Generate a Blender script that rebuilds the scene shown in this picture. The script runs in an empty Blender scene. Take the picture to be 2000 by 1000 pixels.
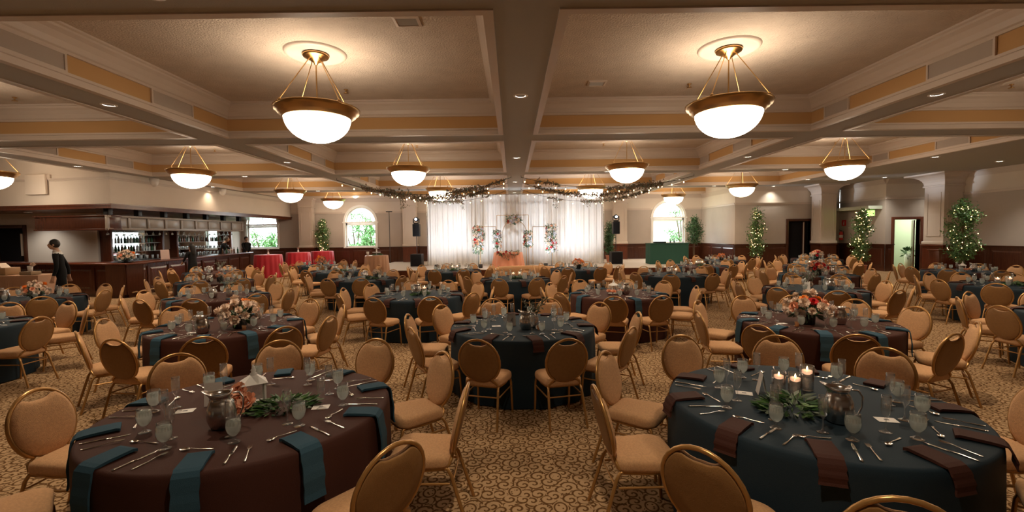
import bpy, bmesh, math, random
from mathutils import Vector, Matrix, Euler
random.seed(7)
PI = math.pi
sc = bpy.context.scene
COL = sc.collection

# ------------------------------------------------------------------ camera, world, exposure
cam_d = bpy.data.cameras.new('camera'); cam_d.sensor_width = 36; cam_d.lens = 16.2; cam_d.clip_end = 200; cam_d.clip_start = .02
cam = bpy.data.objects.new('camera', cam_d); COL.objects.link(cam)
cam.matrix_world = Matrix.Translation((0, 0, 1.92)) @ Matrix.Rotation(math.radians(90 - 2.67), 4, 'X') @ Matrix.Rotation(math.radians(-0.72), 4, 'Z')
sc.camera = cam
vs = sc.view_settings
vs.view_transform = 'Standard'; vs.look = 'None'; vs.gamma = 1; vs.use_curve_mapping = False
vs.exposure = 1.15
cy = sc.cycles
cy.use_denoising = True
cy.max_bounces = 8; cy.diffuse_bounces = 4; cy.glossy_bounces = 3; cy.transmission_bounces = 6; cy.transparent_max_bounces = 40
cy.caustics_reflective = False; cy.caustics_refractive = False; cy.sample_clamp_indirect = 6
W = bpy.data.worlds.new('sky'); sc.world = W; W.use_nodes = True
W.node_tree.nodes['Background'].inputs['Color'].default_value = (.86, .96, 1, 1)
W.node_tree.nodes['Background'].inputs['Strength'].default_value = 5

PEND_W, PEND_BOWL, DOWN_W = 7, 8.0, 150      # pendant bulb watts, bowl glow, downlight watts
WARM = (1, .72, .45); NEUT = (1, .80, .57); COOL = (.84, .92, 1)

def lamp(name, kind, loc, watts, color, parent=None, radius=.05, target=None, angle=None, blend=.4):
    d = bpy.data.lights.new(name, kind); d.energy = watts; d.color = color
    if kind in ('POINT', 'SPOT'): d.shadow_soft_size = radius
    if kind == 'SPOT': d.spot_size = angle; d.spot_blend = blend
    o = bpy.data.objects.new(name, d); COL.objects.link(o); o.location = loc; o.parent = parent
    if target is not None:
        o.rotation_euler = (Vector(target) - Vector(loc)).to_track_quat('-Z', 'Y').to_euler()
    return o

# ------------------------------------------------------------------ materials
def nt(m): return m.node_tree.nodes, m.node_tree.links
def mat(name, base, rough=.5, metal=0, spec=.5, var=None, bump=None, sheen=0, emit=None):
    m = bpy.data.materials.new(name); m.use_nodes = True
    N, L = nt(m); b = N['Principled BSDF']
    b.inputs['Base Color'].default_value = (*base, 1); b.inputs['Roughness'].default_value = rough
    b.inputs['Metallic'].default_value = metal; b.inputs['Specular IOR Level'].default_value = spec
    if sheen: b.inputs['Sheen Weight'].default_value = sheen
    if emit: b.inputs['Emission Color'].default_value = (*emit[0], 1); b.inputs['Emission Strength'].default_value = emit[1]
    if var or bump:
        tc = N.new('ShaderNodeTexCoord')
    if var:
        n = N.new('ShaderNodeTexNoise'); n.inputs['Scale'].default_value = var[0]; n.inputs['Detail'].default_value = 3
        r = N.new('ShaderNodeMapRange'); r.inputs['To Min'].default_value = 1 - var[1]; r.inputs['To Max'].default_value = 1 + var[1]
        r.inputs['From Min'].default_value = .3; r.inputs['From Max'].default_value = .7
        x = N.new('ShaderNodeMix'); x.data_type = 'RGBA'; x.blend_type = 'MULTIPLY'; x.inputs['Factor'].default_value = 1
        x.inputs['A'].default_value = (*base, 1)
        L.new(tc.outputs['Object'], n.inputs['Vector']); L.new(n.outputs['Fac'], r.inputs['Value']); L.new(r.outputs[0], x.inputs['B']); L.new(x.outputs['Result'], b.inputs['Base Color'])
    if bump:
        n = N.new('ShaderNodeTexNoise'); n.inputs['Scale'].default_value = bump[0]; n.inputs['Detail'].default_value = 4
        u = N.new('ShaderNodeBump'); u.inputs['Strength'].default_value = bump[1]; u.inputs['Distance'].default_value = .02
        L.new(tc.outputs['Object'], n.inputs['Vector']); L.new(n.outputs['Fac'], u.inputs['Height']); L.new(u.outputs['Normal'], b.inputs['Normal'])
    return m
def emis(name, color, s):
    m = bpy.data.materials.new(name); m.use_nodes = True; N, L = nt(m); N.clear()
    o = N.new('ShaderNodeOutputMaterial'); e = N.new('ShaderNodeEmission'); e.inputs['Color'].default_value = (*color, 1); e.inputs['Strength'].default_value = s
    L.new(e.outputs[0], o.inputs['Surface']); return m
def clear(name, tint=(.97, .97, .97), ior=1.45, rough=.02, milk=0, milkcol=(1, 1, 1), gain=1.0):
    m = bpy.data.materials.new(name); m.use_nodes = True; N, L = nt(m); N.clear()
    o = N.new('ShaderNodeOutputMaterial'); t = N.new('ShaderNodeBsdfTransparent'); t.inputs['Color'].default_value = (*tint, 1)
    g = N.new('ShaderNodeBsdfGlossy'); g.inputs['Roughness'].default_value = rough
    f = N.new('ShaderNodeFresnel'); ge = N.new('ShaderNodeNewGeometry')      # same reflectance from both faces of a thin wall
    rr = N.new('ShaderNodeMapRange'); rr.inputs['To Min'].default_value = ior; rr.inputs['To Max'].default_value = 1 / ior; L.new(ge.outputs['Backfacing'], rr.inputs['Value']); L.new(rr.outputs[0], f.inputs['IOR'])
    k = N.new('ShaderNodeMath'); k.operation = 'MULTIPLY'; k.use_clamp = True; k.inputs[1].default_value = gain; L.new(f.outputs[0], k.inputs[0])
    base = t
    if milk:
        d = N.new('ShaderNodeBsdfDiffuse'); d.inputs['Color'].default_value = (*milkcol, 1)
        tl = N.new('ShaderNodeBsdfTranslucent'); tl.inputs['Color'].default_value = (*milkcol, 1); dt = N.new('ShaderNodeAddShader') if False else N.new('ShaderNodeMixShader'); L.new(d.outputs[0], dt.inputs[1]); L.new(tl.outputs[0], dt.inputs[2])
        a = N.new('ShaderNodeMixShader'); a.inputs[0].default_value = milk; L.new(t.outputs[0], a.inputs[1]); L.new(dt.outputs[0], a.inputs[2]); base = a
    x = N.new('ShaderNodeMixShader'); L.new(k.outputs[0], x.inputs[0]); L.new(base.outputs[0], x.inputs[1]); L.new(g.outputs[0], x.inputs[2]); L.new(x.outputs[0], o.inputs['Surface'])
    return m

def water_mat():      # iced water: refracting, whitened by a translucent share that stands for caught lamplight
    m = bpy.data.materials.new('iced_water'); m.use_nodes = True; N, L = nt(m); N.clear()
    o = N.new('ShaderNodeOutputMaterial'); g = N.new('ShaderNodeBsdfGlass'); g.inputs['IOR'].default_value = 1.33; g.inputs['Roughness'].default_value = .12; g.inputs['Color'].default_value = (.97, 1, .98, 1)
    tl = N.new('ShaderNodeBsdfTranslucent'); tl.inputs['Color'].default_value = (.95, 1, .97, 1); t = N.new('ShaderNodeBsdfTransparent')
    a = N.new('ShaderNodeMixShader'); a.inputs[0].default_value = .72; L.new(g.outputs[0], a.inputs[1]); L.new(tl.outputs[0], a.inputs[2])
    b = N.new('ShaderNodeMixShader'); b.inputs[0].default_value = .10; L.new(a.outputs[0], b.inputs[1]); L.new(t.outputs[0], b.inputs[2]); L.new(b.outputs[0], o.inputs['Surface']); return m

def carpet_mat():
    m = bpy.data.materials.new('damask_carpet'); m.use_nodes = True; N, L = nt(m); b = N['Principled BSDF']
    b.inputs['Roughness'].default_value = .95; b.inputs['Specular IOR Level'].default_value = .1
    tc = N.new('ShaderNodeTexCoord'); sp = N.new('ShaderNodeSeparateXYZ'); L.new(tc.outputs['Object'], sp.inputs[0])
    def math_(op, a, c=None, d=None):
        n = N.new('ShaderNodeMath'); n.operation = op
        for i, v in enumerate((a, c, d)):
            if v is None: continue
            if isinstance(v, (int, float)): n.inputs[i].default_value = v
            else: L.new(v, n.inputs[i])
        return n.outputs[0]
    LX, LY = .64, .42                     # half-drop repeat
    def line(src, lv, w):
        return math_('SUBTRACT', 1, math_('MINIMUM', math_('DIVIDE', math_('ABSOLUTE', math_('SUBTRACT', src, lv)), w), 1))
    def scrolls(scale, turns, w):          # curled tendrils: a spiral round every cell seed, alternating hand
        vn = N.new('ShaderNodeTexVoronoi'); vn.voronoi_dimensions = '2D'; vn.inputs['Scale'].default_value = scale; vn.inputs['Randomness'].default_value = .75; L.new(tc.outputs['Object'], vn.inputs['Vector'])
        df = N.new('ShaderNodeVectorMath'); df.operation = 'SUBTRACT'; L.new(tc.outputs['Object'], df.inputs[0]); L.new(vn.outputs['Position'], df.inputs[1])
        ds = N.new('ShaderNodeSeparateXYZ'); L.new(df.outputs[0], ds.inputs[0]); cs = N.new('ShaderNodeSeparateColor'); L.new(vn.outputs['Color'], cs.inputs[0])
        hand = math_('SUBTRACT', math_('MULTIPLY', math_('GREATER_THAN', cs.outputs[0], .5), 2), 1)
        th = math_('DIVIDE', math_('MULTIPLY', math_('ARCTAN2', ds.outputs[1], ds.outputs[0]), hand), 2 * PI)
        r = vn.outputs['Distance']
        ph = math_('FRACT', math_('ADD', math_('ADD', th, math_('MULTIPLY', r, turns)), 3))
        return line(ph, .5, w), r
    s1, r1 = scrolls(8.5, 2.3, .26)
    s2, r2 = scrolls(13.0, 1.6, .20)
    a = math_('MAXIMUM', s1, math_('MULTIPLY', s2, math_('GREATER_THAN', r1, .42)))
    def wrap(v, p, o): return math_('SUBTRACT', math_('FLOORED_MODULO', math_('ADD', v, p / 2 + o), p), p / 2)
    def dist(o):
        dx = wrap(sp.outputs[0], LX, o * LX / 2); dy = wrap(sp.outputs[1], LY, o * LY / 2); return math_('SQRT', math_('ADD', math_('MULTIPLY', dx, dx), math_('MULTIPLY', math_('MULTIPLY', dy, dy), .55)))
    rad = math_('MINIMUM', dist(0), dist(1))
    vo = N.new('ShaderNodeTexVoronoi'); vo.inputs['Scale'].default_value = 42; L.new(tc.outputs['Object'], vo.inputs['Vector'])
    ring = line(rad, .044, .010)
    dots = math_('MULTIPLY', math_('LESS_THAN', vo.outputs['Distance'], .34), math_('LESS_THAN', rad, .033))
    a = math_('MULTIPLY', a, math_('GREATER_THAN', rad, .056))
    pat = math_('MAXIMUM', math_('MAXIMUM', a, ring), dots)
    sh = math_('MULTIPLY_ADD', pat, 2.2, -.35)
    cl = N.new('ShaderNodeClamp'); L.new(sh, cl.inputs[0])
    big = N.new('ShaderNodeTexNoise'); big.inputs['Scale'].default_value = 1.1; L.new(tc.outputs['Object'], big.inputs['Vector'])
    g1 = N.new('ShaderNodeMix'); g1.data_type = 'RGBA'; g1.inputs['A'].default_value = (.46, .31, .18, 1); g1.inputs['B'].default_value = (.40, .255, .135, 1)
    L.new(big.outputs['Fac'], g1.inputs['Factor'])
    mx = N.new('ShaderNodeMix'); mx.data_type = 'RGBA'; mx.inputs['B'].default_value = (.115, .055, .018, 1)
    L.new(g1.outputs['Result'], mx.inputs['A']); L.new(cl.outputs[0], mx.inputs['Factor']); L.new(mx.outputs['Result'], b.inputs['Base Color'])
    return m

def wood_mat(name, dark, light, rough=.3, scale=3.0):
    m = bpy.data.materials.new(name); m.use_nodes = True; N, L = nt(m); b = N['Principled BSDF']; b.inputs['Roughness'].default_value = rough
    tc = N.new('ShaderNodeTexCoord'); mp = N.new('ShaderNodeMapping'); mp.inputs['Scale'].default_value = (scale * 4, scale * 4, scale * .4)
    n = N.new('ShaderNodeTexNoise'); n.inputs['Scale'].default_value = 2; n.inputs['Detail'].default_value = 5; n.inputs['Distortion'].default_value = .8
    x = N.new('ShaderNodeMix'); x.data_type = 'RGBA'; x.inputs['A'].default_value = (*dark, 1); x.inputs['B'].default_value = (*light, 1)
    L.new(tc.outputs['Object'], mp.inputs[0]); L.new(mp.outputs[0], n.inputs['Vector']); L.new(n.outputs['Fac'], x.inputs['Factor']); L.new(x.outputs['Result'], b.inputs['Base Color'])
    return m

M = dict(
    carpet=carpet_mat(),
    ceil=mat('textured_ceiling_paint', (.56, .47, .39), .9, spec=.2, var=(3, .06), bump=(34, .9)),
    beam=mat('beam_paint', (.42, .41, .39), .85, spec=.2, bump=(60, .12)),
    band=mat('ochre_band_paint', (.55, .335, .15), .85, spec=.2),
    trim=mat('white_trim_paint', (.60, .51, .44), .45),
    wall=mat('taupe_wallpaper', (.47, .41, .365), .8, spec=.2, var=(1.2, .04), bump=(90, .15)),
    wall_up=mat('cream_wall_paint', (.70, .62, .54), .8, spec=.2, var=(1, .03)),
    mahog=wood_mat('mahogany', (.035, .011, .006), (.10, .030, .014), .25),
    mahog2=wood_mat('red_mahogany', (.07, .017, .008), (.15, .040, .017), .25),
    grey_panel=wood_mat('weathered_panel', (.22, .19, .165), (.32, .275, .235), .35),
    brass=mat('antique_brass', (.52, .33, .14), .28, 1),
    gold=mat('gold_frame_enamel', (.46, .25, .085), .30, .55),
    fabric=mat('tan_upholstery', (.60, .345, .175), .8, spec=.2, sheen=.05, var=(70, .10), bump=(240, .35)),
    shaded_back=mat('shaded_tan_back', (.28, .145, .052), .55, spec=.35, var=(40, .06), bump=(200, .15)),  # tan upholstery again, darkened for the shade on the chair backs
    teal=mat('teal_linen', (.015, .030, .044), .7, spec=.2, bump=(300, .2)),
    brown=mat('chocolate_linen', (.056, .019, .013), .7, spec=.2, bump=(300, .2)),
    silver=mat('polished_steel', (.62, .60, .58), .22, 1),
    cutlery=mat('silver_cutlery', (.78, .74, .68), .16, 1),
    glass=clear('clear_glass', (.975, .98, .975), 1.5, .03, milk=.05, gain=2.4),
    water=water_mat(),
    pane=clear('window_glass', (.97, .98, .98), 1.4, .01),
    black=mat('black_plastic', (.012, .012, .013), .45),
    black_cloth_and_shade=mat('black_cloth_and_shade', (.010, .010, .012), .85, spec=.2),
    dark_grey=mat('dark_grey_paint', (.10, .095, .085), .7),
    white=mat('white_paint', (.80, .78, .75), .5),
    paper=mat('white_card', (.82, .78, .74), .7),
    ink=mat('grey_print', (.16, .15, .15), .7),
    leaf=mat('green_leaf', (.095, .20, .055), .5, var=(9, .35)),
    leaf_dark=mat('dark_green_leaf', (.045, .115, .040), .45, var=(7, .35)),
    leaf_grey=mat('eucalyptus_leaf', (.16, .20, .145), .6, var=(9, .25)),
    leaf_dry=mat('dusty_brown_leaf', (.23, .16, .105), .7, var=(9, .3)),
    stem=mat('brown_stem', (.10, .065, .035), .8),
    petal_w=mat('cream_petal', (.82, .66, .54), .65, var=(30, .08)),
    petal_p=mat('peach_petal', (.85, .42, .26), .65, var=(30, .12)),
    petal_o=mat('orange_petal', (.90, .32, .05), .6, var=(30, .12)),
    petal_r=mat('red_petal', (.62, .025, .03), .6, var=(30, .12)),
    petal_b=mat('pale_blue_white_petal', (.72, .72, .80), .65, var=(30, .12)),
    wax=mat('pink_wax_glow', (.80, .52, .42), .5, emit=((1, .5, .28), .8)),  # wax emits a little itself, standing for the flame's light in it
    flame=emis('candle_flame', (1, .62, .25), 14),
    bowl=emis('frosted_bowl_glow', (1, .81, .60), PEND_BOWL),
    disc=emis('downlight_glow', (1, .93, .80), 16),
    bulb=emis('festoon_bulb_glow', (1, .62, .30), 5),
    fairy=emis('fairy_light_glow', (1, .58, .25), 8),
    red=mat('red_satin', (.46, .010, .025), .5, sheen=.2),
    peach=mat('peach_satin', (.78, .33, .20), .45, sheen=.2),
    sequin=mat('rose_gold_sequins', (.62, .36, .22), .35, .4, bump=(160, .8)),
    drape=mat('white_drape', (.80, .78, .75), .7, spec=.2),
    skin=mat('skin', (.50, .29, .19), .55),
    hair=mat('black_hair', (.012, .010, .009), .5),
    grey_hair=mat('grey_hair', (.16, .14, .12), .6),
    shirt=mat('white_shirt', (.75, .73, .70), .7),
    suit=mat('black_suit', (.010, .010, .011), .8, spec=.2),
    stage=mat('pale_stage_floor', (.62, .56, .50), .35),
    terracotta=mat('terracotta_pot', (.45, .16, .09), .5),
    mirror=mat('mirror', (.80, .84, .82), .04, 1),
    green_cloth=mat('dark_green_cloth', (.012, .075, .052), .7),
    amber=mat('amber_bottle_glass', (.10, .035, .010), .08),
    green_gl=mat('green_bottle_glass', (.02, .08, .035), .08),
    clear_b=mat('pale_bottle_glass', (.55, .60, .58), .08),
    exit=emis('exit_sign_glow', (.35, 1, .12), 2.0),
    signred=mat('red_sign', (.60, .02, .02), .4),
    pale_green=mat('pale_green_wall', (.50, .54, .44), .8),
    grass=mat('lawn_green', (.10, .20, .05), .9),
    foliage=mat('garden_leaf', (.13, .30, .10), .6, var=(3, .4)),
    tablewood=mat('plywood', (.35, .24, .14), .7),
)

# ------------------------------------------------------------------ mesh builder
class MB:
    def __init__(s): s.v = []; s.f = []; s.m = []; s.s = []
    def add(s, vs_, fs, m=0, smooth=False):
        o = len(s.v); s.v += [tuple(p) for p in vs_]
        for f in fs: s.f.append(tuple(i + o for i in f)); s.m.append(m); s.s.append(smooth)
        return s
    def box(s, x0, x1, y0, y1, z0, z1, m=0):
        return s.add([(x, y, z) for z in (z0, z1) for y in (y0, y1) for x in (x0, x1)],
                     [(0, 2, 3, 1), (4, 5, 7, 6), (0, 1, 5, 4), (2, 6, 7, 3), (0, 4, 6, 2), (1, 3, 7, 5)], m)
    def cbox(s, x0, x1, y0, y1, z0, z1, c=.01, m=0):     # box with chamfered edges
        bm = bmesh.new(); bmesh.ops.create_cube(bm, size=1)
        for v in bm.verts: v.co = Vector(((x0 + x1) / 2 + v.co.x * (x1 - x0), (y0 + y1) / 2 + v.co.y * (y1 - y0), (z0 + z1) / 2 + v.co.z * (z1 - z0)))
        bmesh.ops.bevel(bm, geom=bm.edges[:], offset=c, segments=2, affect='EDGES', profile=.5)
        return s.bm(bm, m, True)
    def bm(s, bm, m=0, smooth=False):
        bm.verts.index_update(); s.add([v.co[:] for v in bm.verts], [[v.index for v in f.verts] for f in bm.faces], m, smooth); bm.free(); return s
    def lathe(s, prof, n=20, m=0, smooth=True, c=(0, 0, 0), cap0=False, cap1=False):
        vs_ = []; fs = []
        for r, z in prof:
            for k in range(n): a = 2 * PI * k / n; vs_.append((c[0] + r * math.cos(a), c[1] + r * math.sin(a), c[2] + z))
        for i in range(len(prof) - 1):
            for k in range(n): k2 = (k + 1) % n; fs.append((i * n + k, i * n + k2, (i + 1) * n + k2, (i + 1) * n + k))
        s.add(vs_, fs, m, smooth)
        if cap0: s.add(vs_[:n], [tuple(range(n))[::-1]], m)
        if cap1: s.add(vs_[-n:], [tuple(range(n))], m)
        return s
    def tube(s, pts, r, n=8, m=0, closed=False, cap=True, sy=1.0):
        P = [Vector(p) for p in pts]; K = len(P); rr = r if isinstance(r, (list, tuple)) else [r] * K
        vs_ = []; up = None
        for i, p in enumerate(P):
            t = (P[(i + 1) % K] - P[i - 1]) if closed else (P[min(i + 1, K - 1)] - P[max(i - 1, 0)])
            t = t.normalized() if t.length > 1e-9 else Vector((0, 0, 1))
            if up is None: up = Vector((0, 0, 1)) if abs(t.z) < .9 else Vector((0, 1, 0))
            side = t.cross(up).normalized(); up = side.cross(t).normalized()
            for k in range(n): a = 2 * PI * k / n; vs_.append(p + (side * math.cos(a) + up * math.sin(a) * sy) * rr[i])
        fs = []
        for i in range(K if closed else K - 1):
            j = (i + 1) % K
            for k in range(n): k2 = (k + 1) % n; fs.append((i * n + k, i * n + k2, j * n + k2, j * n + k))
        s.add(vs_, fs, m, True)
        if cap and not closed:
            s.add(vs_[:n], [tuple(range(n))], m); s.add(vs_[-n:], [tuple(range(n))[::-1]], m)
        return s
    def prism(s, poly, z0, z1, m=0, mtop=None, smooth=False):
        n = len(poly); vs_ = [(x, y, z0) for x, y in poly] + [(x, y, z1) for x, y in poly]
        s.add(vs_, [(i, (i + 1) % n, n + (i + 1) % n, n + i) for i in range(n)], m, smooth)
        s.add(vs_[:n], [tuple(range(n))[::-1]], m); s.add(vs_[n:], [tuple(range(n))], m if mtop is None else mtop)
        return s
    def ball(s, c, r, nu=10, nv=6, m=0, sx=1, sy=1, sz=1):
        prof = [(math.sin(PI * i / nv), -math.cos(PI * i / nv)) for i in range(nv + 1)]
        vs_ = []; fs = []
        for a, b in prof:
            for k in range(nu): t = 2 * PI * k / nu; vs_.append((c[0] + r * sx * a * math.cos(t), c[1] + r * sy * a * math.sin(t), c[2] + r * sz * b))
        for i in range(nv):
            for k in range(nu): k2 = (k + 1) % nu; fs.append((i * nu + k, i * nu + k2, (i + 1) * nu + k2, (i + 1) * nu + k))
        return s.add(vs_, fs, m, True)
    def leaf(s, p, d, up, L, w, m=0):          # folded four-point leaf
        d = Vector(d).normalized(); up = Vector(up); side = d.cross(up); side = side.normalized() if side.length > 1e-6 else Vector((1, 0, 0)); nrm = side.cross(d)
        p = Vector(p); mid = p + d * L * .45
        return s.add([p, mid + side * w * .5 + nrm * w * .15, p + d * L, mid - side * w * .5 + nrm * w * .15], [(0, 1, 2), (0, 2, 3)], m)
    def mesh(s, name, *mats):
        me = bpy.data.meshes.new(name); me.from_pydata(s.v, [], s.f)
        me.polygons.foreach_set('material_index', s.m); me.polygons.foreach_set('use_smooth', s.s)
        for x in mats: me.materials.append(M[x] if isinstance(x, str) else x)
        me.update(); return me

def obj(name, me, parent=None, loc=(0, 0, 0), rot=(0, 0, 0), scale=None):
    o = bpy.data.objects.new(name, me); COL.objects.link(o); o.parent = parent; o.location = loc; o.rotation_euler = rot
    if scale: o.scale = scale if isinstance(scale, (tuple, list)) else (scale,) * 3
    return o
def tag(o, label, cat, group=None):
    o['label'] = label; o['category'] = cat
    if group: o['group'] = group
    return o
def thing(name, label, cat, loc=(0, 0, 0), rz=0, group=None):
    return tag(obj(name, None, None, loc, (0, 0, rz)), label, cat, group)
def struct(name, me, label=None, parent=None):
    o = obj(name, me, parent)
    if parent is None: o['kind'] = 'structure'
    if label: o['label'] = label
    return o

# ------------------------------------------------------------------ room shell
ZC, ZT = 4.25, 5.0
struct('floor', MB().box(-21.5, 21, -6.5, 29, -.2, 0).mesh('floor', 'carpet'), 'tan carpet with brown damask scrollwork')
struct('ceiling', MB().box(-21.5, 21, -6.5, 29, ZT, ZT + .2).mesh('ceiling', 'ceil'), 'textured cream ceiling inside the coffers')

XB = [(-20.9, -20.1), (-14.1, -13.3), (-7.35, -6.55), (-.22, .58), (6.98, 7.8), (13.3, 14.1)]
YB = [(-2.6, -1.8), (4.1, 4.92), (10.8, 11.65), (17.2, 18.05), (22.95, 24.0), (28.0, 28.5)]
def beam(x0, x1, y0, y1):
    b = MB(); b.box(x0, x1, y0, y1, ZC, ZT, 0)
    b.m[0] = 1
    return struct('ceiling_beam', b.mesh('ceiling_beam', 'band', 'beam'))
for x0, x1 in XB: beam(x0, x1, -6.3, 28.5)
for y0, y1 in YB:
    for i in range(5):
        if i == 0 and y0 > 16: continue
        beam(XB[i][1], XB[i + 1][0], y0, y1)
b = MB(); b.box(14.1, 20.8, -6.3, 28.5, ZC, ZT, 0); b.m[0] = 1
struct('ceiling_soffit', b.mesh('ceiling_soffit', 'wall_up', 'beam'))

def ring(b, x0, x1, y0, y1, prof, m=0):
    vs_ = []; fs = []
    for d, z in prof: vs_ += [(x0 + d, y0 + d, z), (x1 - d, y0 + d, z), (x1 - d, y1 - d, z), (x0 + d, y1 - d, z)]
    for i in range(len(prof) - 1):
        for k in range(4): k2 = (k + 1) % 4; fs.append((i * 4 + k, i * 4 + k2, i * 4 + 4 + k2, i * 4 + 4 + k))
    b.add(vs_, fs, m)
CROWN = [(0, 4.66), (.035, 4.66), (.035, 4.70), (.06, 4.72), (.09, 4.80), (.15, 4.88), (.21, 4.92), (.21, 4.955), (.245, 4.97), (.245, 5.0)]
LOWER = [(0, 4.385), (.05, 4.385), (.05, 4.345), (.03, 4.335), (.03, 4.27), (.055, 4.262), (.055, 4.232), (-.055, 4.232), (-.055, 4.252)]
ROWS = [(-1.8, 4.1), (4.92, 10.8), (11.65, 17.2), (18.05, 22.95), (24.0, 28.0)]
COLS = [(XB[i][1], XB[i + 1][0]) for i in range(5)]
nt_ = 0
for r, (y0, y1) in enumerate(ROWS):
    for c, (x0, x1) in enumerate(COLS):
        if c == 0 and r > 2: continue
        nt_ += 1
        b = MB(); ring(b, x0, x1, y0, y1, CROWN); ring(b, x0, x1, y0, y1, LOWER)
        struct('trim_%d' % nt_, b.mesh('coffer_trim', 'trim'))

# vents in the coffer sides, ceiling diffusers and sprinkler heads
def vent_mesh(w, h, horiz):
    fr = MB(); t = .035
    fr.box(-w / 2, w / 2, 0, .03, -h / 2, -h / 2 + t); fr.box(-w / 2, w / 2, 0, .03, h / 2 - t, h / 2)
    fr.box(-w / 2, -w / 2 + t, 0, .03, -h / 2 + t, h / 2 - t); fr.box(w / 2 - t, w / 2, 0, .03, -h / 2 + t, h / 2 - t)
    lo = MB(); k = 12 if horiz else int(w / .035)
    for i in range(k):
        if horiz: z = -h / 2 + t + (h - 2 * t) * (i + .5) / k; lo.add([(-w / 2 + t, .022, z + .008), (w / 2 - t, .022, z + .008), (w / 2 - t, .004, z - .008), (-w / 2 + t, .004, z - .008)], [(0, 1, 2, 3)])
        else: x = -w / 2 + t + (w - 2 * t) * (i + .5) / k; lo.add([(x - .012, .022, -h / 2 + t), (x - .012, .022, h / 2 - t), (x + .004, .004, h / 2 - t), (x + .004, .004, -h / 2 + t)], [(0, 1, 2, 3)])
    bk = MB().box(-w / 2 + t, w / 2 - t, -.004, .002, -h / 2 + t, h / 2 - t)
    return fr.mesh('vent_frame', 'trim'), lo.mesh('vent_louver', 'trim'), bk.mesh('vent_back', 'dark_grey')
VW = vent_mesh(1.1, .30, True); VN = vent_mesh(.75, .30, True)
def vent(x, y, z, rz, ms, label, group='air vents in the coffer sides'):
    t = thing('air_vent', label, 'vent', (x, y, z), rz, group)
    obj('frame', ms[0], t); q = obj('louver', ms[1], t); q['kind'] = 'stuff'; obj('backing', ms[2], t)
    return t
E_, W_ = -PI / 2, PI / 2     # facing +x, facing -x
ROWN = ['front', 'second', 'third', 'last']
for r in (1, 2, 3):
    y0, y1 = ROWS[r]
    for x, rz, s in ((COLS[2][0], E_, 'brown-table side of the central'), (COLS[3][1], W_, 'far side of the'), (COLS[1][0], E_, 'bar side of the'), (COLS[4][1], W_, 'doorway side of the')):
        col = {COLS[2][0]: 'left central', COLS[3][1]: 'right central', COLS[1][0]: 'leftmost', COLS[4][1]: 'rightmost'}[x]
        if r in (1, 3) and col in ('leftmost', 'rightmost'): continue
        vent(x + (.004 if rz == E_ else -.004), y0 + 1.45 + (.9 if rz == W_ else 0), 4.525, rz, VW, 'wide louvred vent nearer the camera in the %s %s coffer' % (ROWN[r - 1], col))
        vent(x + (.004 if rz == E_ else -.004), y0 + 4.15 + (.9 if rz == W_ else 0) - (.4 if r == 3 else 0), 4.525, rz, VW if rz == E_ else VN, '%s louvred vent farther along the %s %s coffer' % ('wide' if rz == E_ else 'narrow', ROWN[r - 1], col))
for x, y, l in ((-1.46, 6.75, 'square ceiling diffuser in the front left coffer'), (1.78, 9.59, 'square ceiling diffuser in the front right coffer')):
    t = thing('ceiling_diffuser', l, 'vent', (x, y, ZT)); b = MB()
    ring(b, -.19, .19, -.16, .16, [(0, 0), (0, -.02), (.04, -.03), (.05, -.012)]); obj('frame', b.mesh('diffuser_frame', 'trim'), t)
    b = MB()
    for i in range(7): yy = -.12 + i * .035; b.add([(-.15, yy, -.008), (.15, yy, -.008), (.15, yy + .02, -.02), (-.15, yy + .02, -.02)], [(0, 1, 2, 3)])
    obj('louver', b.mesh('diffuser_louver', 'beam'), t)
SPK = MB().lathe([(.0, 0), (.045, 0), (.045, -.012), (.015, -.02), (.012, -.06), (.05, -.07), (.05, -.08), (0, -.08)], 12).mesh('sprinkler', 'brass')
for x, y, l in ((-3.44, 9.82, 'front left'), (3.73, 9.73, 'front right'), (-10.65, 10.06, 'far left'), (10.76, 10.04, 'far right'), (3.2, 16.0, 'second right'), (-3.2, 15.9, 'second left'), (11.3, 16.2, 'second far right'), (-10.3, 16.2, 'second far left')):
    tag(obj('sprinkler_head', SPK, None, (x, y, ZT)), 'small brass sprinkler head on the %s coffer ceiling' % l, 'sprinkler', 'ceiling sprinkler heads')

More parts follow.
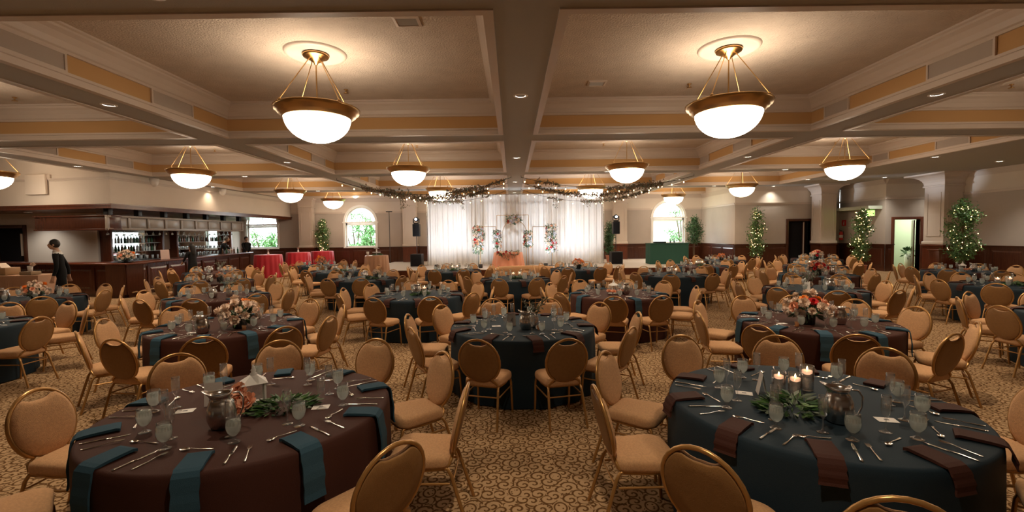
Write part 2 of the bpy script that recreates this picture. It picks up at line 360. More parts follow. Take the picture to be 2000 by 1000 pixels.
# ------------------------------------------------------------------ walls
def wall_frame(name, p0, p1, inward, label=None):
    """empty-free wall object: local x runs p0->p1, local y points into the room"""
    d = Vector((p1[0] - p0[0], p1[1] - p0[1])); a = math.atan2(d.y, d.x)
    return d.length, a
def wall(name, p0, p1, openings=(), wains=True, zt=ZT, plain=None, panel=1.3, rail=True):
    # the room lies to the LEFT of p0->p1
    L, a = wall_frame(name, p0, p1, 0)
    def loc(o): o.location = (p0[0], p0[1], 0); o.rotation_euler = (0, 0, a); return o
    b = MB(); cuts = sorted(openings)
    xs = [.004]
    for s0, s1, _ in cuts: xs += [s0, s1]
    xs.append(L - .004)
    lo = 'wall' if plain is None else plain; up = 'wall_up' if plain is None else plain
    for i in range(0, len(xs), 2):
        if xs[i + 1] - xs[i] > .001:
            b.box(xs[i], xs[i + 1], -.2, 0, 0, 3.35, 0); b.box(xs[i], xs[i + 1], -.2, 0, 3.35, zt, 1)
    for s0, s1, zz in cuts: b.box(s0, s1, -.2, 0, zz, 3.35, 0); b.box(s0, s1, -.2, 0, 3.35, zt, 1)
    w = loc(struct(name, b.mesh(name, lo, up)))
    if plain is None and rail:
        t = MB(); t.box(0, L, 0, .03, 3.33, 3.42); t.box(0, L, 0, .055, 3.40, 3.43); struct('picture_rail', t.mesh('picture_rail', 'trim'), None, w)
        t = MB()
        for i in range(5): t.box(0, L, 0, .03 + .03 * i, ZC - .22 + .044 * i, ZC - .22 + .044 * (i + 1))
        struct('cornice', t.mesh('cornice', 'trim'), None, w)
    if wains:
        for i in range(0, len(xs), 2):
            if xs[i + 1] - xs[i] < .05: continue
            s0, s1 = xs[i], xs[i + 1]; t = MB(); t.box(s0, s1, 0, .03, 0, .16); t.box(s0, s1, 0, .022, .16, 1.2); t.box(s0, s1, 0, .04, 1.14, 1.22); t.cbox(s0, s1, 0, .075, 1.22, 1.262, .008)
            n = max(1, round((s1 - s0) / panel)); step = (s1 - s0) / n
            for k in range(n + 1): x = s0 + k * step; t.box(max(s0, x - .05), min(s1, x + .05), 0, .036, .16, 1.14)
            struct('wainscot', t.mesh('wainscot', 'mahog'), None, w)
            for k in range(n):
                x0, x1 = s0 + k * step + .11, s0 + (k + 1) * step - .11
                if x1 - x0 > .15:
                    p = MB(); q = .05
                    p.add([(x0, .022, .24), (x1, .022, .24), (x1, .022, 1.06), (x0, .022, 1.06), (x0 + q, .038, .24 + q), (x1 - q, .038, .24 + q), (x1 - q, .038, 1.06 - q), (x0 + q, .038, 1.06 - q)],
                          [(0, 1, 5, 4), (1, 2, 6, 5), (2, 3, 7, 6), (3, 0, 4, 7), (4, 5, 6, 7)]); struct('panel', p.mesh('wainscot_panel', 'mahog'), None, w)
    return w

wall('wall_right', (18.7, -6.3), (18.7, 19.3))
wall('wall_passage', (20.2, 19.3), (20.2, 21.3), wains=False)
wall('wall_doorway', (20.2, 21.3), (17.25, 21.3), [(1.36, 2.55, 2.38)])
wall('wall_extinguisher', (17.25, 21.3), (17.25, 24.3))
wall('wall_dark_door', (17.25, 24.3), (11.75, 24.3), [(1.52, 2.68, 2.43)])
wall('wall_side', (11.75, 24.3), (11.75, 28.5))
wall('wall_left', (-21, 18.6), (-21, -6.3), rail=False)
wall('wall_front', (-21, -6.3), (18.7, -6.3))
wall('wall_return', (18.7, 19.3), (20.2, 19.3), wains=False)
wall('wall_white', (-16.7, 18.6), (-21, 18.6), [(2.95, 4.2, 2.42)], wains=False, plain='wall_up')
wall('wall_back_bar', (-16.7, 28.5), (-16.7, 18.6), wains=False, plain='wall')

# back wall with arched windows: local x = world x
YW = 28.5
WINS = [(-15.4, .93, 1.27, 2.72), (-9.32, .93, 1.27, 2.80), (9.68, .97, 1.27, 2.86)]     # centre x, half width, sill, spring line
b = MB(); x = -16.9
NA = 20
for cx, hw, zs, zp in WINS:
    for z0, z1, m in ((0, 3.35, 0), (3.35, ZT, 1)): b.box(x, cx - hw, YW, YW + .3, z0, z1, m)
    b.box(cx - hw, cx + hw, YW, YW + .3, 0, zs, 0)
    for yy in (YW, YW + .3):
        pts = [(cx + hw * math.cos(PI * k / NA), zp + hw * math.sin(PI * k / NA)) for k in range(NA + 1)]
        for k in range(NA):
            (xa, za), (xb, zb) = pts[k], pts[k + 1]
            if max(za, zb) < 3.35:
                b.add([(xa, yy, za), (xb, yy, zb), (xb, yy, 3.35), (xa, yy, 3.35)], [(0, 1, 2, 3)], 0); b.add([(xa, yy, 3.35), (xb, yy, 3.35), (xb, yy, ZT), (xa, yy, ZT)], [(0, 1, 2, 3)], 1)
            else: b.add([(xa, yy, za), (xb, yy, zb), (xb, yy, ZT), (xa, yy, ZT)], [(0, 1, 2, 3)], 1)
    for k in range(NA):
        (xa, za), (xb, zb) = pts[k], pts[k + 1]; b.add([(xa, YW, za), (xb, YW, zb), (xb, YW + .3, zb), (xa, YW + .3, za)], [(0, 1, 2, 3)], 1)
    x = cx + hw
for z0, z1, m in ((0, 3.35, 0), (3.35, ZT, 1)): b.box(x, 12.0, YW, YW + .3, z0, z1, m)
wb = struct('wall_back', b.mesh('wall_back', 'wall', 'wall_up'))
segs = []; x = -16.7
for cx, hw, zs, zp in WINS: segs.append((x, cx - hw - .14)); x = cx + hw + .14
segs.append((x, 11.75)); t = MB()
for s0, s1 in segs: t.box(s0, s1, YW - .03, YW, 3.33, 3.42); t.box(s0, s1, YW - .055, YW, 3.40, 3.43)
struct('picture_rail', t.mesh('picture_rail', 'trim'), None, wb)
t = MB()
for i in range(5): t.box(-16.7, 11.75, YW - .03 - .03 * i, YW, ZC - .22 + .044 * i, ZC - .22 + .044 * (i + 1))
struct('cornice', t.mesh('cornice', 'trim'), None, wb)
t = MB(); t.box(-16.7, 11.75, YW - .03, YW, 0, .16); t.box(-16.7, 11.75, YW - .022, YW, .16, 1.2); t.box(-16.7, 11.75, YW - .04, YW, 1.14, 1.22); t.cbox(-16.7, 11.75, YW - .075, YW, 1.22, 1.262, .008)
for k in range(22): x = -16.7 + 28.45 / 21 * k; t.box(x - .05, x + .05, YW - .036, YW, .16, 1.14)
struct('wainscot', t.mesh('wainscot', 'mahog'), None, wb)
for k in range(21):
    x0 = -16.7 + 28.45 / 21 * k + .11; x1 = x0 + 28.45 / 21 - .22; q = .05; p = MB(); y0, y1 = YW - .022, YW - .038
    p.add([(x0, y0, .24), (x1, y0, .24), (x1, y0, 1.06), (x0, y0, 1.06), (x0 + q, y1, .24 + q), (x1 - q, y1, .24 + q), (x1 - q, y1, 1.06 - q), (x0 + q, y1, 1.06 - q)],
          [(0, 1, 5, 4), (1, 2, 6, 5), (2, 3, 7, 6), (3, 0, 4, 7), (4, 5, 6, 7)]); struct('panel', p.mesh('wainscot_panel', 'mahog'), None, wb)

def arch_ring(b, cx, zs, zp, r0, r1, y0, y1, m=0, n=24):
    """flat arched band between radius r0 and r1 (jambs down to zs), thickness y0..y1"""
    def path(r): return [(cx + r, zs)] + [(cx + r * math.cos(PI * k / n), zp + r * math.sin(PI * k / n)) for k in range(n + 1)] + [(cx - r, zs)]
    A, B = path(r0), path(r1)
    for i in range(len(A) - 1):
        q = [A[i], A[i + 1], B[i + 1], B[i]]
        v = [(x, y0, z) for x, z in q] + [(x, y1, z) for x, z in q]
        b.add(v, [(0, 1, 2, 3), (7, 6, 5, 4), (0, 4, 5, 1), (2, 6, 7, 3)], m)
WL = ['arched window beside the bar end, cut by the bar soffit', 'arched window with garden greenery behind the peach cake table', 'arched window behind the dark green booth']
for i, (cx, hw, zs, zp) in enumerate(WINS):
    w = obj('window_%d' % (i + 1), None); w['kind'] = 'structure'; w['label'] = WL[i]
    b = MB(); arch_ring(b, cx, zs, zp, hw - .0, hw + .12, YW - .05, YW + .02); b.box(cx - hw - .17, cx + hw + .17, YW - .07, YW, zp - .05, zp + .03); b.box(cx - hw - .12, cx + hw + .12, YW - .10, YW + .05, zs - .06, zs)
    struct('casing', b.mesh('window_casing', 'white'), None, w)
    b = MB(); arch_ring(b, cx, zs, zp, hw - .07, hw, YW + .10, YW + .18); b.box(cx - hw, cx + hw, YW + .10, YW + .18, zp - .20, zp - .02); b.box(cx - hw, cx + hw, YW + .10, YW + .18, zs, zs + .07)
    b.box(cx - .015, cx + .015, YW + .12, YW + .16, zp, zp + hw - .03)
    for a in (PI / 4, 3 * PI / 4): b.tube([(cx + .38 * math.cos(a), YW + .14, zp + .38 * math.sin(a)), (cx + (hw - .05) * math.cos(a), YW + .14, zp + (hw - .05) * math.sin(a))], .012, 6)
    b.tube([(cx + .38 * math.cos(PI * k / 14), YW + .14, zp + .38 * math.sin(PI * k / 14)) for k in range(15)], .012, 6)
    struct('sash', b.mesh('window_sash', 'white'), None, w)
    b = MB(); b.add([(cx - hw, YW + .14, zs), (cx + hw, YW + .14, zs), (cx + hw, YW + .14, zp), (cx - hw, YW + .14, zp)], [(0, 1, 2, 3)]); struct('pane', b.mesh('window_pane', 'pane'), None, w)
    b = MB(); b.add([(cx + hw * math.cos(PI * k / 24), YW + .14, zp + hw * math.sin(PI * k / 24)) for k in range(25)], [tuple(range(25))]); struct('pane', b.mesh('window_fanlight', 'pane'), None, w)

# door casings, leaves and what lies behind them
def casing(n, label, x0, x1, y, zt, wood='mahog2', d=-1):
    w = obj('door_%d' % n, None); w['kind'] = 'structure'; w['label'] = label; b = MB(); t = .13
    b.cbox(x0 - t, x0, y - .05, y + .22, 0, zt + t, .012); b.cbox(x1, x1 + t, y - .05, y + .22, 0, zt + t, .012); b.cbox(x0, x1, y - .05, y + .22, zt, zt + t, .012)
    struct('door_frame', b.mesh('door_frame', wood), None, w); return w
w = casing(1, 'dark open doorway in the wall behind the lit tree', 14.57, 15.73, 24.3, 2.43, 'mahog')
b = MB(); b.box(14.2, 16.2, 24.5, 26.4, 0, 2.6); struct('shade_box', b.mesh('doorway_shade', 'black_cloth_and_shade'), None, w); b = MB()  # solid black box stands in for the shade beyond the doorway
b.cbox(15.42, 15.47, 24.34, 24.9, .02, 2.41, .006, 0); struct('door_leaf', b.mesh('door_leaf', 'mahog'), None, w)
b = MB(); b.box(15.385, 15.42, 24.33, 24.37, .02, 2.38); struct('edge_strip', b.mesh('door_edge_strip', 'wall'), None, w)
w = casing(2, 'open doorway with a pale green hall beyond', 17.65, 18.84, 21.3, 2.38)
b = MB(); b.box(16.6, 20.1, 24.55, 24.7, 0, 3); b.box(16.6, 20.1, 21.5, 24.6, 2.9, 3.05); b.box(20.0, 20.2, 21.5, 24.6, 0, 3); b.box(17.46, 17.5, 21.5, 24.6, 0, 3)
struct('hall_wall', b.mesh('hall_wall', 'pale_green'), None, w)
b = MB(); b.cbox(-.05, 0, 0, .85, .02, 2.36, .006); q = struct('door_leaf', b.mesh('door_leaf', 'mahog'), None, w); q.location = (18.82, 21.53, 0); q.rotation_euler = (0, 0, -.62)
w = casing(3, 'dark doorway behind the bar counter', -20.9, -19.66, 18.6, 2.42, 'mahog')
b = MB(); b.box(-21.2, -19.4, 18.82, 20.4, 0, 2.6); struct('shade_box', b.mesh('doorway_shade', 'black_cloth_and_shade'), None, w)  # darkness behind the bar doorway put in as a black box
b = MB(); b.box(-19.98, -19.90, 18.76, 18.80, 1.3, 2.2); struct('edge_strip', b.mesh('door_edge_strip', 'wall_up'), None, w)
lamp('hall_light', 'POINT', (18.6, 23.2, 2.6), 60, (.93, 1, .80), radius=.15)

# columns and pilasters
def column(name, x, y, h, label, hd=None, cap=.34, wood='mahog2'):
    hd = hd or h
    t = obj(name, None, None, (x, y, 0)); t['kind'] = 'structure'; t['label'] = label
    b = MB(); b.cbox(-h - .05, h + .05, -hd - .05, hd + .05, 0, .2, .01); b.box(-h - .02, h + .02, -hd - .02, hd + .02, .2, 1.2); b.cbox(-h - .07, h + .07, -hd - .07, hd + .07, 1.2, 1.27, .012)
    for sx in (-1, 1): b.box(-h + .06, h - .06, sx * (hd + .02), sx * (hd + .035), .3, 1.1); b.box(sx * (h + .02), sx * (h + .035), -hd + .06, hd - .06, .3, 1.1)
    struct('pedestal', b.mesh('column_pedestal', wood), None, t)
    b = MB(); b.cbox(-h - .05, h + .05, -hd - .05, hd + .05, 1.27, 1.40, .02); b.box(-h, h, -hd, hd, 1.40, 3.72)
    for s in (-1, 1):      # raised panel mouldings on the four faces
        for z0, z1 in ((1.62, 1.66), (3.42, 3.46)): b.box(-h * .66, h * .66, s * hd, s * (hd + .018), z0, z1); b.box(s * h, s * (h + .018), -hd * .66, hd * .66, z0, z1)
        for q in (-1, 1): b.box(q * h * .66 - .02, q * h * .66 + .02, s * hd, s * (hd + .018), 1.62, 3.46); b.box(s * h, s * (h + .018), q * hd * .66 - .02, q * hd * .66 + .02, 1.62, 3.46)
    struct('shaft', b.mesh('column_shaft', 'trim'), None, t)
    b = MB(); pr = [(0, 3.70), (.05, 3.70), (.05, 3.76), (.02, 3.78)] + [(.02 + cap * (1 - math.cos(k * PI / 12)), 3.78 + .4 * math.sin(k * PI / 12)) for k in range(7)] + [(cap + .05, 4.19), (cap + .05, 4.25)]
    vs_ = []; fs = []
    for d, z in pr: vs_ += [(-h - d, -hd - d, z), (h + d, -hd - d, z), (h + d, hd + d, z), (-h - d, hd + d, z)]
    for i in range(len(pr) - 1):
        for k in range(4): k2 = (k + 1) % 4; fs.append((i * 4 + k, i * 4 + k2, i * 4 + 4 + k2, i * 4 + 4 + k))
    b.add(vs_, fs, 0, False); struct('capital', b.mesh('column_capital', 'trim'), None, t)
    return t
column('column', 16.05, 23.75, .38, 'white panelled column beside the fire extinguisher', wood='mahog')
column('column', 18.33, 19.55, .46, 'white panelled column beside the nearest lit tree', cap=.45)
for x, l in ((-12.5, 'white pilaster beside the lit tree by the bar'), (-6.2, 'white pilaster beside the loudspeaker left of the drape'), (6.6, 'white pilaster beside the loudspeaker near the booth')):
    column('column', x, 28.2, .40, l, hd=.2, cap=.12)

# soffit over the bar
poly = [(-21, 17.0), (-13.85, 16.0), (-13.6, 28.45), (-21, 28.45)]
struct('wall_soffit', MB().prism(poly, 3.12, ZT).mesh('wall_soffit', 'wall_up'), 'cream soffit box over the bar')
def offs(d): return [(-21, 17.0 - d), (-13.85 + d, 16.0 - d), (-13.6 + d, 28.45), (-21, 28.45)]
struct('trim_50', MB().prism(offs(.06), 3.0, 3.15).prism(offs(.10), 3.10, 3.16).mesh('soffit_trim', 'mahog2'), 'red mahogany band around the soffit foot')
b = MB()
for d, z0, z1 in ((.03, 4.0, 4.09), (.06, 4.05, 4.09)): b.prism(offs(d), z0, z1)
b.prism([(-17.15, 16.40), (-16.15, 16.25), (-16.15, 16.33), (-17.15, 16.48)], 4.09, 4.22)
struct('trim_51', b.mesh('soffit_rail', 'trim'))
tag(obj('access_panel', MB().cbox(-.42, .42, -.05, .03, -.35, .35, .012).mesh('access_panel', 'wall_up'), None, (-16.7, 16.32, 3.88), (0, 0, -.139)), 'square cream access panel on the soffit above the bar', 'panel')
for px, py, l in ((-13.7, 17.6, 'nearer'), (-13.62, 21.6, 'farther')):
    b = MB(); b.lathe([(.0, -.3), (.06, -.28), (.12, -.2), (.16, 0), (.0, 0)], 16); tag(obj('wall_sconce', b.mesh('plaster_sconce', 'white'), None, (px + .17, py, 4.2)), 'white plaster half-bowl sconce, %s one on the bar soffit' % l, 'sconce')

# ------------------------------------------------------------------ pendants and downlights
def pendant_meshes():
    med = MB().lathe([(.0, -.02), (.40, -.02), (.42, -.04), (.47, -.04), (.49, -.02), (.5, 0)], 40).mesh('medallion', 'trim')
    can = MB().lathe([(.20, -.02), (.215, -.045), (.20, -.07), (.15, -.08), (.14, -.10), (.09, -.115), (.08, -.14), (.045, -.15), (.03, -.19), (0, -.20)], 28).mesh('canopy', 'brass')
    rod = MB().tube([(0, 0, -.15), (0, 0, -1.0)], .011, 8).mesh('rod', 'brass')
    rim = MB().lathe([(.50, -1.10), (.56, -1.085), (.58, -1.05), (.615, -1.04), (.63, -1.0), (.665, -.985), (.68, -.95), (.69, -.93), (.665, -.915), (.60, -.935), (.53, -1.05), (.50, -1.10)], 48).mesh('rim', 'brass')
    bw = MB().lathe([(.535 * math.sin(t), -1.06 - .43 * math.cos(t) + .0) for t in [PI / 2 * k / 9 for k in range(10)]], 40).mesh('bowl', 'bowl')
    arm = MB().tube([(.12, 0, -.11), (.135, 0, -.14), (.62, 0, -.86), (.645, 0, -.93)], .008, 6).ball((.635, 0, -.90), .028, 8, 6).tube([(.60, 0, -.93), (.68, 0, -.93)], .02, 8).mesh('suspension_rod', 'brass')
    return med, can, rod, rim, bw, arm
PM = pendant_meshes()
def pendant(x, y, label, z=ZT, seen=True):
    t = thing('pendant_light', label, 'light', (x, y, z), random.uniform(0, 1), 'brass bowl pendants')
    for n, me in zip(('medallion', 'canopy', 'centre_rod', 'rim', 'bowl'), PM[:5]): obj(n, me, t)
    for k in range(4): obj('suspension_rod', PM[5], t, rot=(0, 0, PI / 2 * k + .6))
    lamp('pendant_bulb', 'POINT', (0, 0, -.88), PEND_W, WARM, t, radius=.16)
    return t
PX = [-10.15, -3.25, 3.68, 10.6]
for x, s in ((PX[1], 'left'), (PX[2], 'right')):
    pendant(x, 7.88, 'large lit bowl pendant on brass rods in the front %s coffer' % s)
for x, s in zip(PX, ('leftmost', 'left central', 'right central', 'rightmost')):
    pendant(x, 14.75, 'lit bowl pendant in the %s coffer of the second row' % s)
    pendant(x, 21.3, 'lit bowl pendant in the %s coffer of the third row' % s)
    pendant(x if x < 10 else 9.25, 26.4, 'lit bowl pendant in the %s coffer of the last row' % s)
pendant(-16.3, 14.5, 'lit bowl pendant cut by the picture edge over the gift table')
for x in (PX[0], PX[3]): pendant(x, 7.88, 'lit bowl pendant beyond the picture edge, %s' % ('bar side' if x < 0 else 'doorway side'))

DR = MB().lathe([(.085, 0), (.085, .03), (.0, .03)], 20).mesh('downlight_lens', 'disc')
DT = MB().lathe([(.085, .0), (.09, -.008), (.12, -.006), (.125, 0.004)], 24).mesh('downlight_ring', 'white')
DL = [(.18, 7.87), (7.39, 8.1), (-6.95, 8.1), (-13.7, 14.7), (-6.95, 14.45), (.18, 14.13), (7.39, 14.5), (13.7, 15.0), (17.0, 16.15), (10.4, 17.6), (-10.1, 17.6), (3.62, 17.5), (-13.5, 21.0), (-9.8, 23.5), (-3.4, 4.5), (3.8, 4.5),
      (13.5, 21.1), (13.6, 24.0), (7.39, 20.5), (10.3, 23.5), (7.2, 25.6), (.18, 20.6), (.18, 25.8), (-9.4, 27.9), (9.6, 28.2), (16.6, 20.6), (19.3, 20.4), (17.0, 9.5), (17.0, 3.5), (.18, 1.2), (-6.95, 1.6), (7.39, 1.6)]  # those on the beams around the camera are added, unseen, for foreground light
DN = ['on the centre beam, nearest the camera', 'on the beam beside the front right pendant', 'on the beam beside the front left pendant', 'beside the leftmost pendant of the second row', 'on the beam between the two left pendants of the second row', 'on the centre beam, second from the camera', 'on the beam between the two right pendants of the second row', 'beyond the rightmost pendant of the second row',
      'washing the wall above the nearest lit tree', 'on the cross beam behind the rightmost second-row pendant', 'on the cross beam behind the leftmost second-row pendant', 'on the cross beam behind the right central second-row pendant', 'above the middle of the bar', 'behind the leftmost third-row pendant', 'cut by the top picture edge, over the front brown table', 'cut by the top picture edge, over the front teal table',
      'above the column by the fire extinguisher', 'above the dark doorway', 'between the two right pendants of the third row', 'behind the rightmost third-row pendant', 'above the booth', 'on the centre beam, third from the camera', 'on the centre beam, just before the drape', 'above the arched window behind the peach table', 'above the arched window behind the booth', 'above the exit sign', 'above the pale green doorway', 'beyond the picture edge over the far right tables', 'beyond the picture edge by the camera', 'added unseen above the camera to light the foreground', 'added unseen on the left beam to light the foreground', 'added unseen on the right beam to light the foreground']
for i, (x, y) in enumerate(DL):
    t = thing('downlight', 'round recessed downlight ' + DN[i], 'light', (x, y, ZC - .001), 0, 'recessed downlights')
    obj('lens', DR, t); obj('trim_ring', DT, t)
    lamp('downlight_bulb', 'SPOT', (0, 0, -.02), DOWN_W * (.25 if (x, y) in ((13.6, 24.0), (-13.5, 21.0), (-9.4, 27.9), (9.6, 28.2)) else 1), NEUT if x < 12 else (1, .93, .80), t, radius=.07, target=(0, 0, -5), angle=math.radians(110), blend=.9)

# ------------------------------------------------------------------ banquet chairs
def chair_meshes():
    tilt = math.radians(13)
    def bp(x, h, d=0):           # point on the tilted back plane: h above seat level .44, d forward
        return (x, -.205 - math.sin(tilt) * h + math.cos(tilt) * d, .44 + math.cos(tilt) * h + math.sin(tilt) * d)
    # seat: rounded cushion
    def outline(s, n=7):
        w, d = .215 * s, .205 * s; pts = []
        for cx, cy, a0, r in ((w, d, 0, .09), (-w, d, PI / 2, .09), (-w * .88, -d, PI, .06), (w * .88, -d, 1.5 * PI, .06)):
            for k in range(n): a = a0 + PI / 2 * k / (n - 1); pts.append((cx - math.copysign(r, cx) + r * math.cos(a), cy - math.copysign(r, cy) + r * math.sin(a)))
        return pts
    seat = MB(); lay = [(.90, .395), (.98, .40), (1.0, .42), (1.0, .445), (.985, .462), (.93, .474), (.80, .481), (.5, .485)]
    n = len(outline(1)); vs_ = []; fs = []
    for s, z in lay: vs_ += [(x, y, z) for x, y in outline(s)]
    for i in range(len(lay) - 1):
        for k in range(n): k2 = (k + 1) % n; fs.append((i * n + k, i * n + k2, (i + 1) * n + k2, (i + 1) * n + k))
    fs.append(tuple((len(lay) - 1) * n + k for k in range(n))); fs.append(tuple(range(n))[::-1]); seat.add(vs_, fs, 0, True)
    # oval back with a crescent hand-hold at the top
    A, B, hc = .203, .223, .235
    def oval(s, k, N=40):
        a = 2 * PI * k / N; x = A * s * math.cos(a); h = hc + B * s * math.sin(a)
        dip = .058 * math.exp(-(x / .082) ** 4) if math.sin(a) > 0 else 0
        return x, h - dip * (s if s > .6 else s * .6)
    N = 40
    def pad(front):
        b = MB(); vs_ = []; fs = []; L = [(1.0, .0), (1.0, .012), (.96, .024), (.85, .032), (.55, .036), (.2, .037)] if front else [(1.0, .0), (1.0, -.008), (.95, -.014), (.6, -.017), (.2, -.018)]
        for s, d in L: vs_ += [bp(*oval(s, k), d) for k in range(N)]
        for i in range(len(L) - 1):
            for k in range(N):
                k2 = (k + 1) % N; q = (i * N + k, i * N + k2, (i + 1) * N + k2, (i + 1) * N + k); fs.append(q if front else q[::-1])
        e = tuple((len(L) - 1) * N + k for k in range(N)); fs.append(e if front else e[::-1]); b.add(vs_, fs, 0, True); return b
    hoop = MB(); a0 = math.radians(-58); pts = []
    pts += [(-.165, -.185, .41), bp(-.150, .01), ]
    for k in range(25): a = (PI - a0) - (PI - 2 * a0) * k / 24; pts.append(bp(.212 * math.cos(a), hc + .232 * math.sin(a)))
    pts += [bp(.150, .01), (.165, -.185, .41)]
    hoop.tube(pts, .0135, 8, sy=.9)
    piping = MB()
    # legs and rails
    def fleg(s): return MB().tube([(s * .175, .15, .40), (s * .185, .175, .385), (s * .19, .19, .34), (s * .195, .215, 0)], .0125, 7)
    def rleg(s): return MB().tube([(s * .160, -.14, .40), (s * .168, -.185, .39), (s * .175, -.21, .35), (s * .195, -.315, 0)], .0125, 7)
    rail = MB().tube([(-.17, -.165, .392), (-.185, .0, .39), (-.178, .16, .392), (.178, .16, .392), (.185, .0, .39), (.17, -.165, .392)], .012, 6, closed=True)
    def brace(s): return MB().tube([(s * .19, .195, .30), (s * .184, -.20, .30)], .008, 6)
    cross = MB().tube([(-.186, .0, .30), (.186, .0, .30)], .007, 6)
    crb = MB().tube([(-.172, -.215, .30), (.172, -.215, .30)], .007, 6)
    return dict(seat=seat.mesh('chair_seat', 'fabric'), cushion=pad(True).mesh('chair_cushion', 'fabric'), backp=pad(False).mesh('chair_back_panel', 'shaded_back'), hoop=hoop.mesh('chair_hoop', 'gold'),
                legs=[fleg(-1).mesh('chair_leg', 'gold'), fleg(1).mesh('chair_leg', 'gold'), rleg(-1).mesh('chair_leg', 'gold'), rleg(1).mesh('chair_leg', 'gold')],
                rail=rail.mesh('chair_rail', 'gold'), braces=[brace(-1).mesh('chair_brace', 'gold'), brace(1).mesh('chair_brace', 'gold')], cross=crb.mesh('chair_cross', 'gold'))
CH = chair_meshes()
def joined(name, meshes):        # one mesh out of several, for far copies
    b = MB(); mats = []
    for me in meshes:
        i = mats.index(me.materials[0]) if me.materials[0] in mats else (mats.append(me.materials[0]) or len(mats) - 1)
        b.add([v.co[:] for v in me.vertices], [p.vertices[:] for p in me.polygons], i, True)
    return b.mesh(name, *mats)
CH_BACK = joined('chair_backrest', [CH['cushion'], CH['backp']])
CH_FRAME = joined('chair_frame', [CH['hoop'], CH['rail'], *CH['legs'], *CH['braces'], CH['cross']])
def chair(x, y, rz, label, near, group):
    t = thing('banquet_chair', label, 'chair', (x, y, 0), rz, group)
    obj('seat', CH['seat'], t)
    if near:
        bk = obj('backrest', CH['cushion'], t); obj('back_panel', CH['backp'], bk); obj('back_frame', CH['hoop'], t)
        for l in CH['legs']: obj('leg', l, t)
        obj('seat_frame', CH['rail'], t)
        for q in CH['braces']: obj('stretcher', q, t)
        obj('stretcher', CH['cross'], t)
    else:
        obj('backrest', CH_BACK, t); obj('frame', CH_FRAME, t)
    return t

# ------------------------------------------------------------------ tableware
def lathe_shell(prof_out, prof_in, n=20):
    b = MB(); b.lathe(prof_out, n); b.lathe(prof_in[::-1], n); return b
GOB = MB().lathe([(.0, .0), (.034, .0), (.034, .004), (.012, .012), (.008, .022), (.010, .034), (.020, .044), (.034, .062), (.0405, .085), (.041, .105), (.038, .13), (.0355, .15), (.034, .15), (.0365, .13), (.0392, .105)], 18)
GOBLET = GOB.mesh('goblet_glass', 'glass')
WAT = MB().lathe([(.0, .040), (.017, .044), (.032, .062), (.0385, .085), (.0392, .105), (.037, .126), (.0, .126)], 16)
for k in range(4): a = k * 1.7; WAT.cbox(.015 * math.cos(a) - .009, .015 * math.cos(a) + .009, .015 * math.sin(a) - .009, .015 * math.sin(a) + .009, .112, .130, .003)
WATER = WAT.mesh('goblet_water', 'water')
FLUTE = MB().lathe([(.0, .0), (.033, .0), (.033, .003), (.008, .010), (.0045, .03), (.0045, .075), (.009, .088), (.020, .105), (.025, .13), (.0265, .16), (.025, .195), (.0235, .215), (.0222, .215), (.0245, .16), (.022, .13)], 16).mesh('flute_glass', 'glass')
def strip(b, pts, ws, th=.002):       # flat tapered bar along y
    vs_ = []; fs = []
    for (y, z), w in zip(pts, ws): vs_ += [(-w, y, z), (w, y, z), (w * .6, y, z + th), (-w * .6, y, z + th)]
    for i in range(len(pts) - 1):
        for k in range(4): k2 = (k + 1) % 4; fs.append((i * 4 + k, i * 4 + k2, i * 4 + 4 + k2, i * 4 + 4 + k))
    fs += [(0, 1, 2, 3), tuple(len(vs_) - 4 + k for k in (3, 2, 1, 0))]; b.add(vs_, fs, 0, True)
b = MB(); strip(b, [(-.115, .001), (-.10, .001), (-.03, .002), (0, .002)], [.0075, .010, .0055, .006], .004); strip(b, [(0, .002), (.03, .001), (.085, .001), (.115, .001)], [.009, .0105, .010, .003]); KNIFE = b.mesh('knife', 'cutlery')
b = MB(); strip(b, [(-.10, .001), (-.088, .001), (-.02, .003), (.03, .010), (.042, .010)], [.006, .009, .0032, .0035, .011], .003)
for x in (-.009, -.003, .003, .009):
    b.add([(x - .0015, .042, .010), (x + .0015, .042, .010), (x + .001, .075, .007), (x, .092, .011), (x - .001, .075, .007)], [(0, 1, 2, 3, 4)]); b.add([(x - .0015, .042, .012), (x + .0015, .042, .012), (x, .092, .013)], [(0, 1, 2)])
FORK = b.mesh('fork', 'cutlery')
b = MB(); strip(b, [(-.09, .001), (-.08, .001), (-.02, .003), (.03, .009), (.04, .006)], [.006, .0085, .003, .003, .006], .003)
vs_ = [(0, .062, .002)]; fs = []
for r, z in ((.5, .003), (1, .009)):
    for k in range(12): a = 2 * PI * k / 12; vs_.append((.0165 * r * math.cos(a), .062 + .026 * r * math.sin(a), z))
fs = [(0, 1 + k, 1 + (k + 1) % 12) for k in range(12)] + [(1 + k, 13 + k, 13 + (k + 1) % 12, 1 + (k + 1) % 12) for k in range(12)]
b.add(vs_, fs, 0, True); SPOON = b.mesh('spoon', 'cutlery')
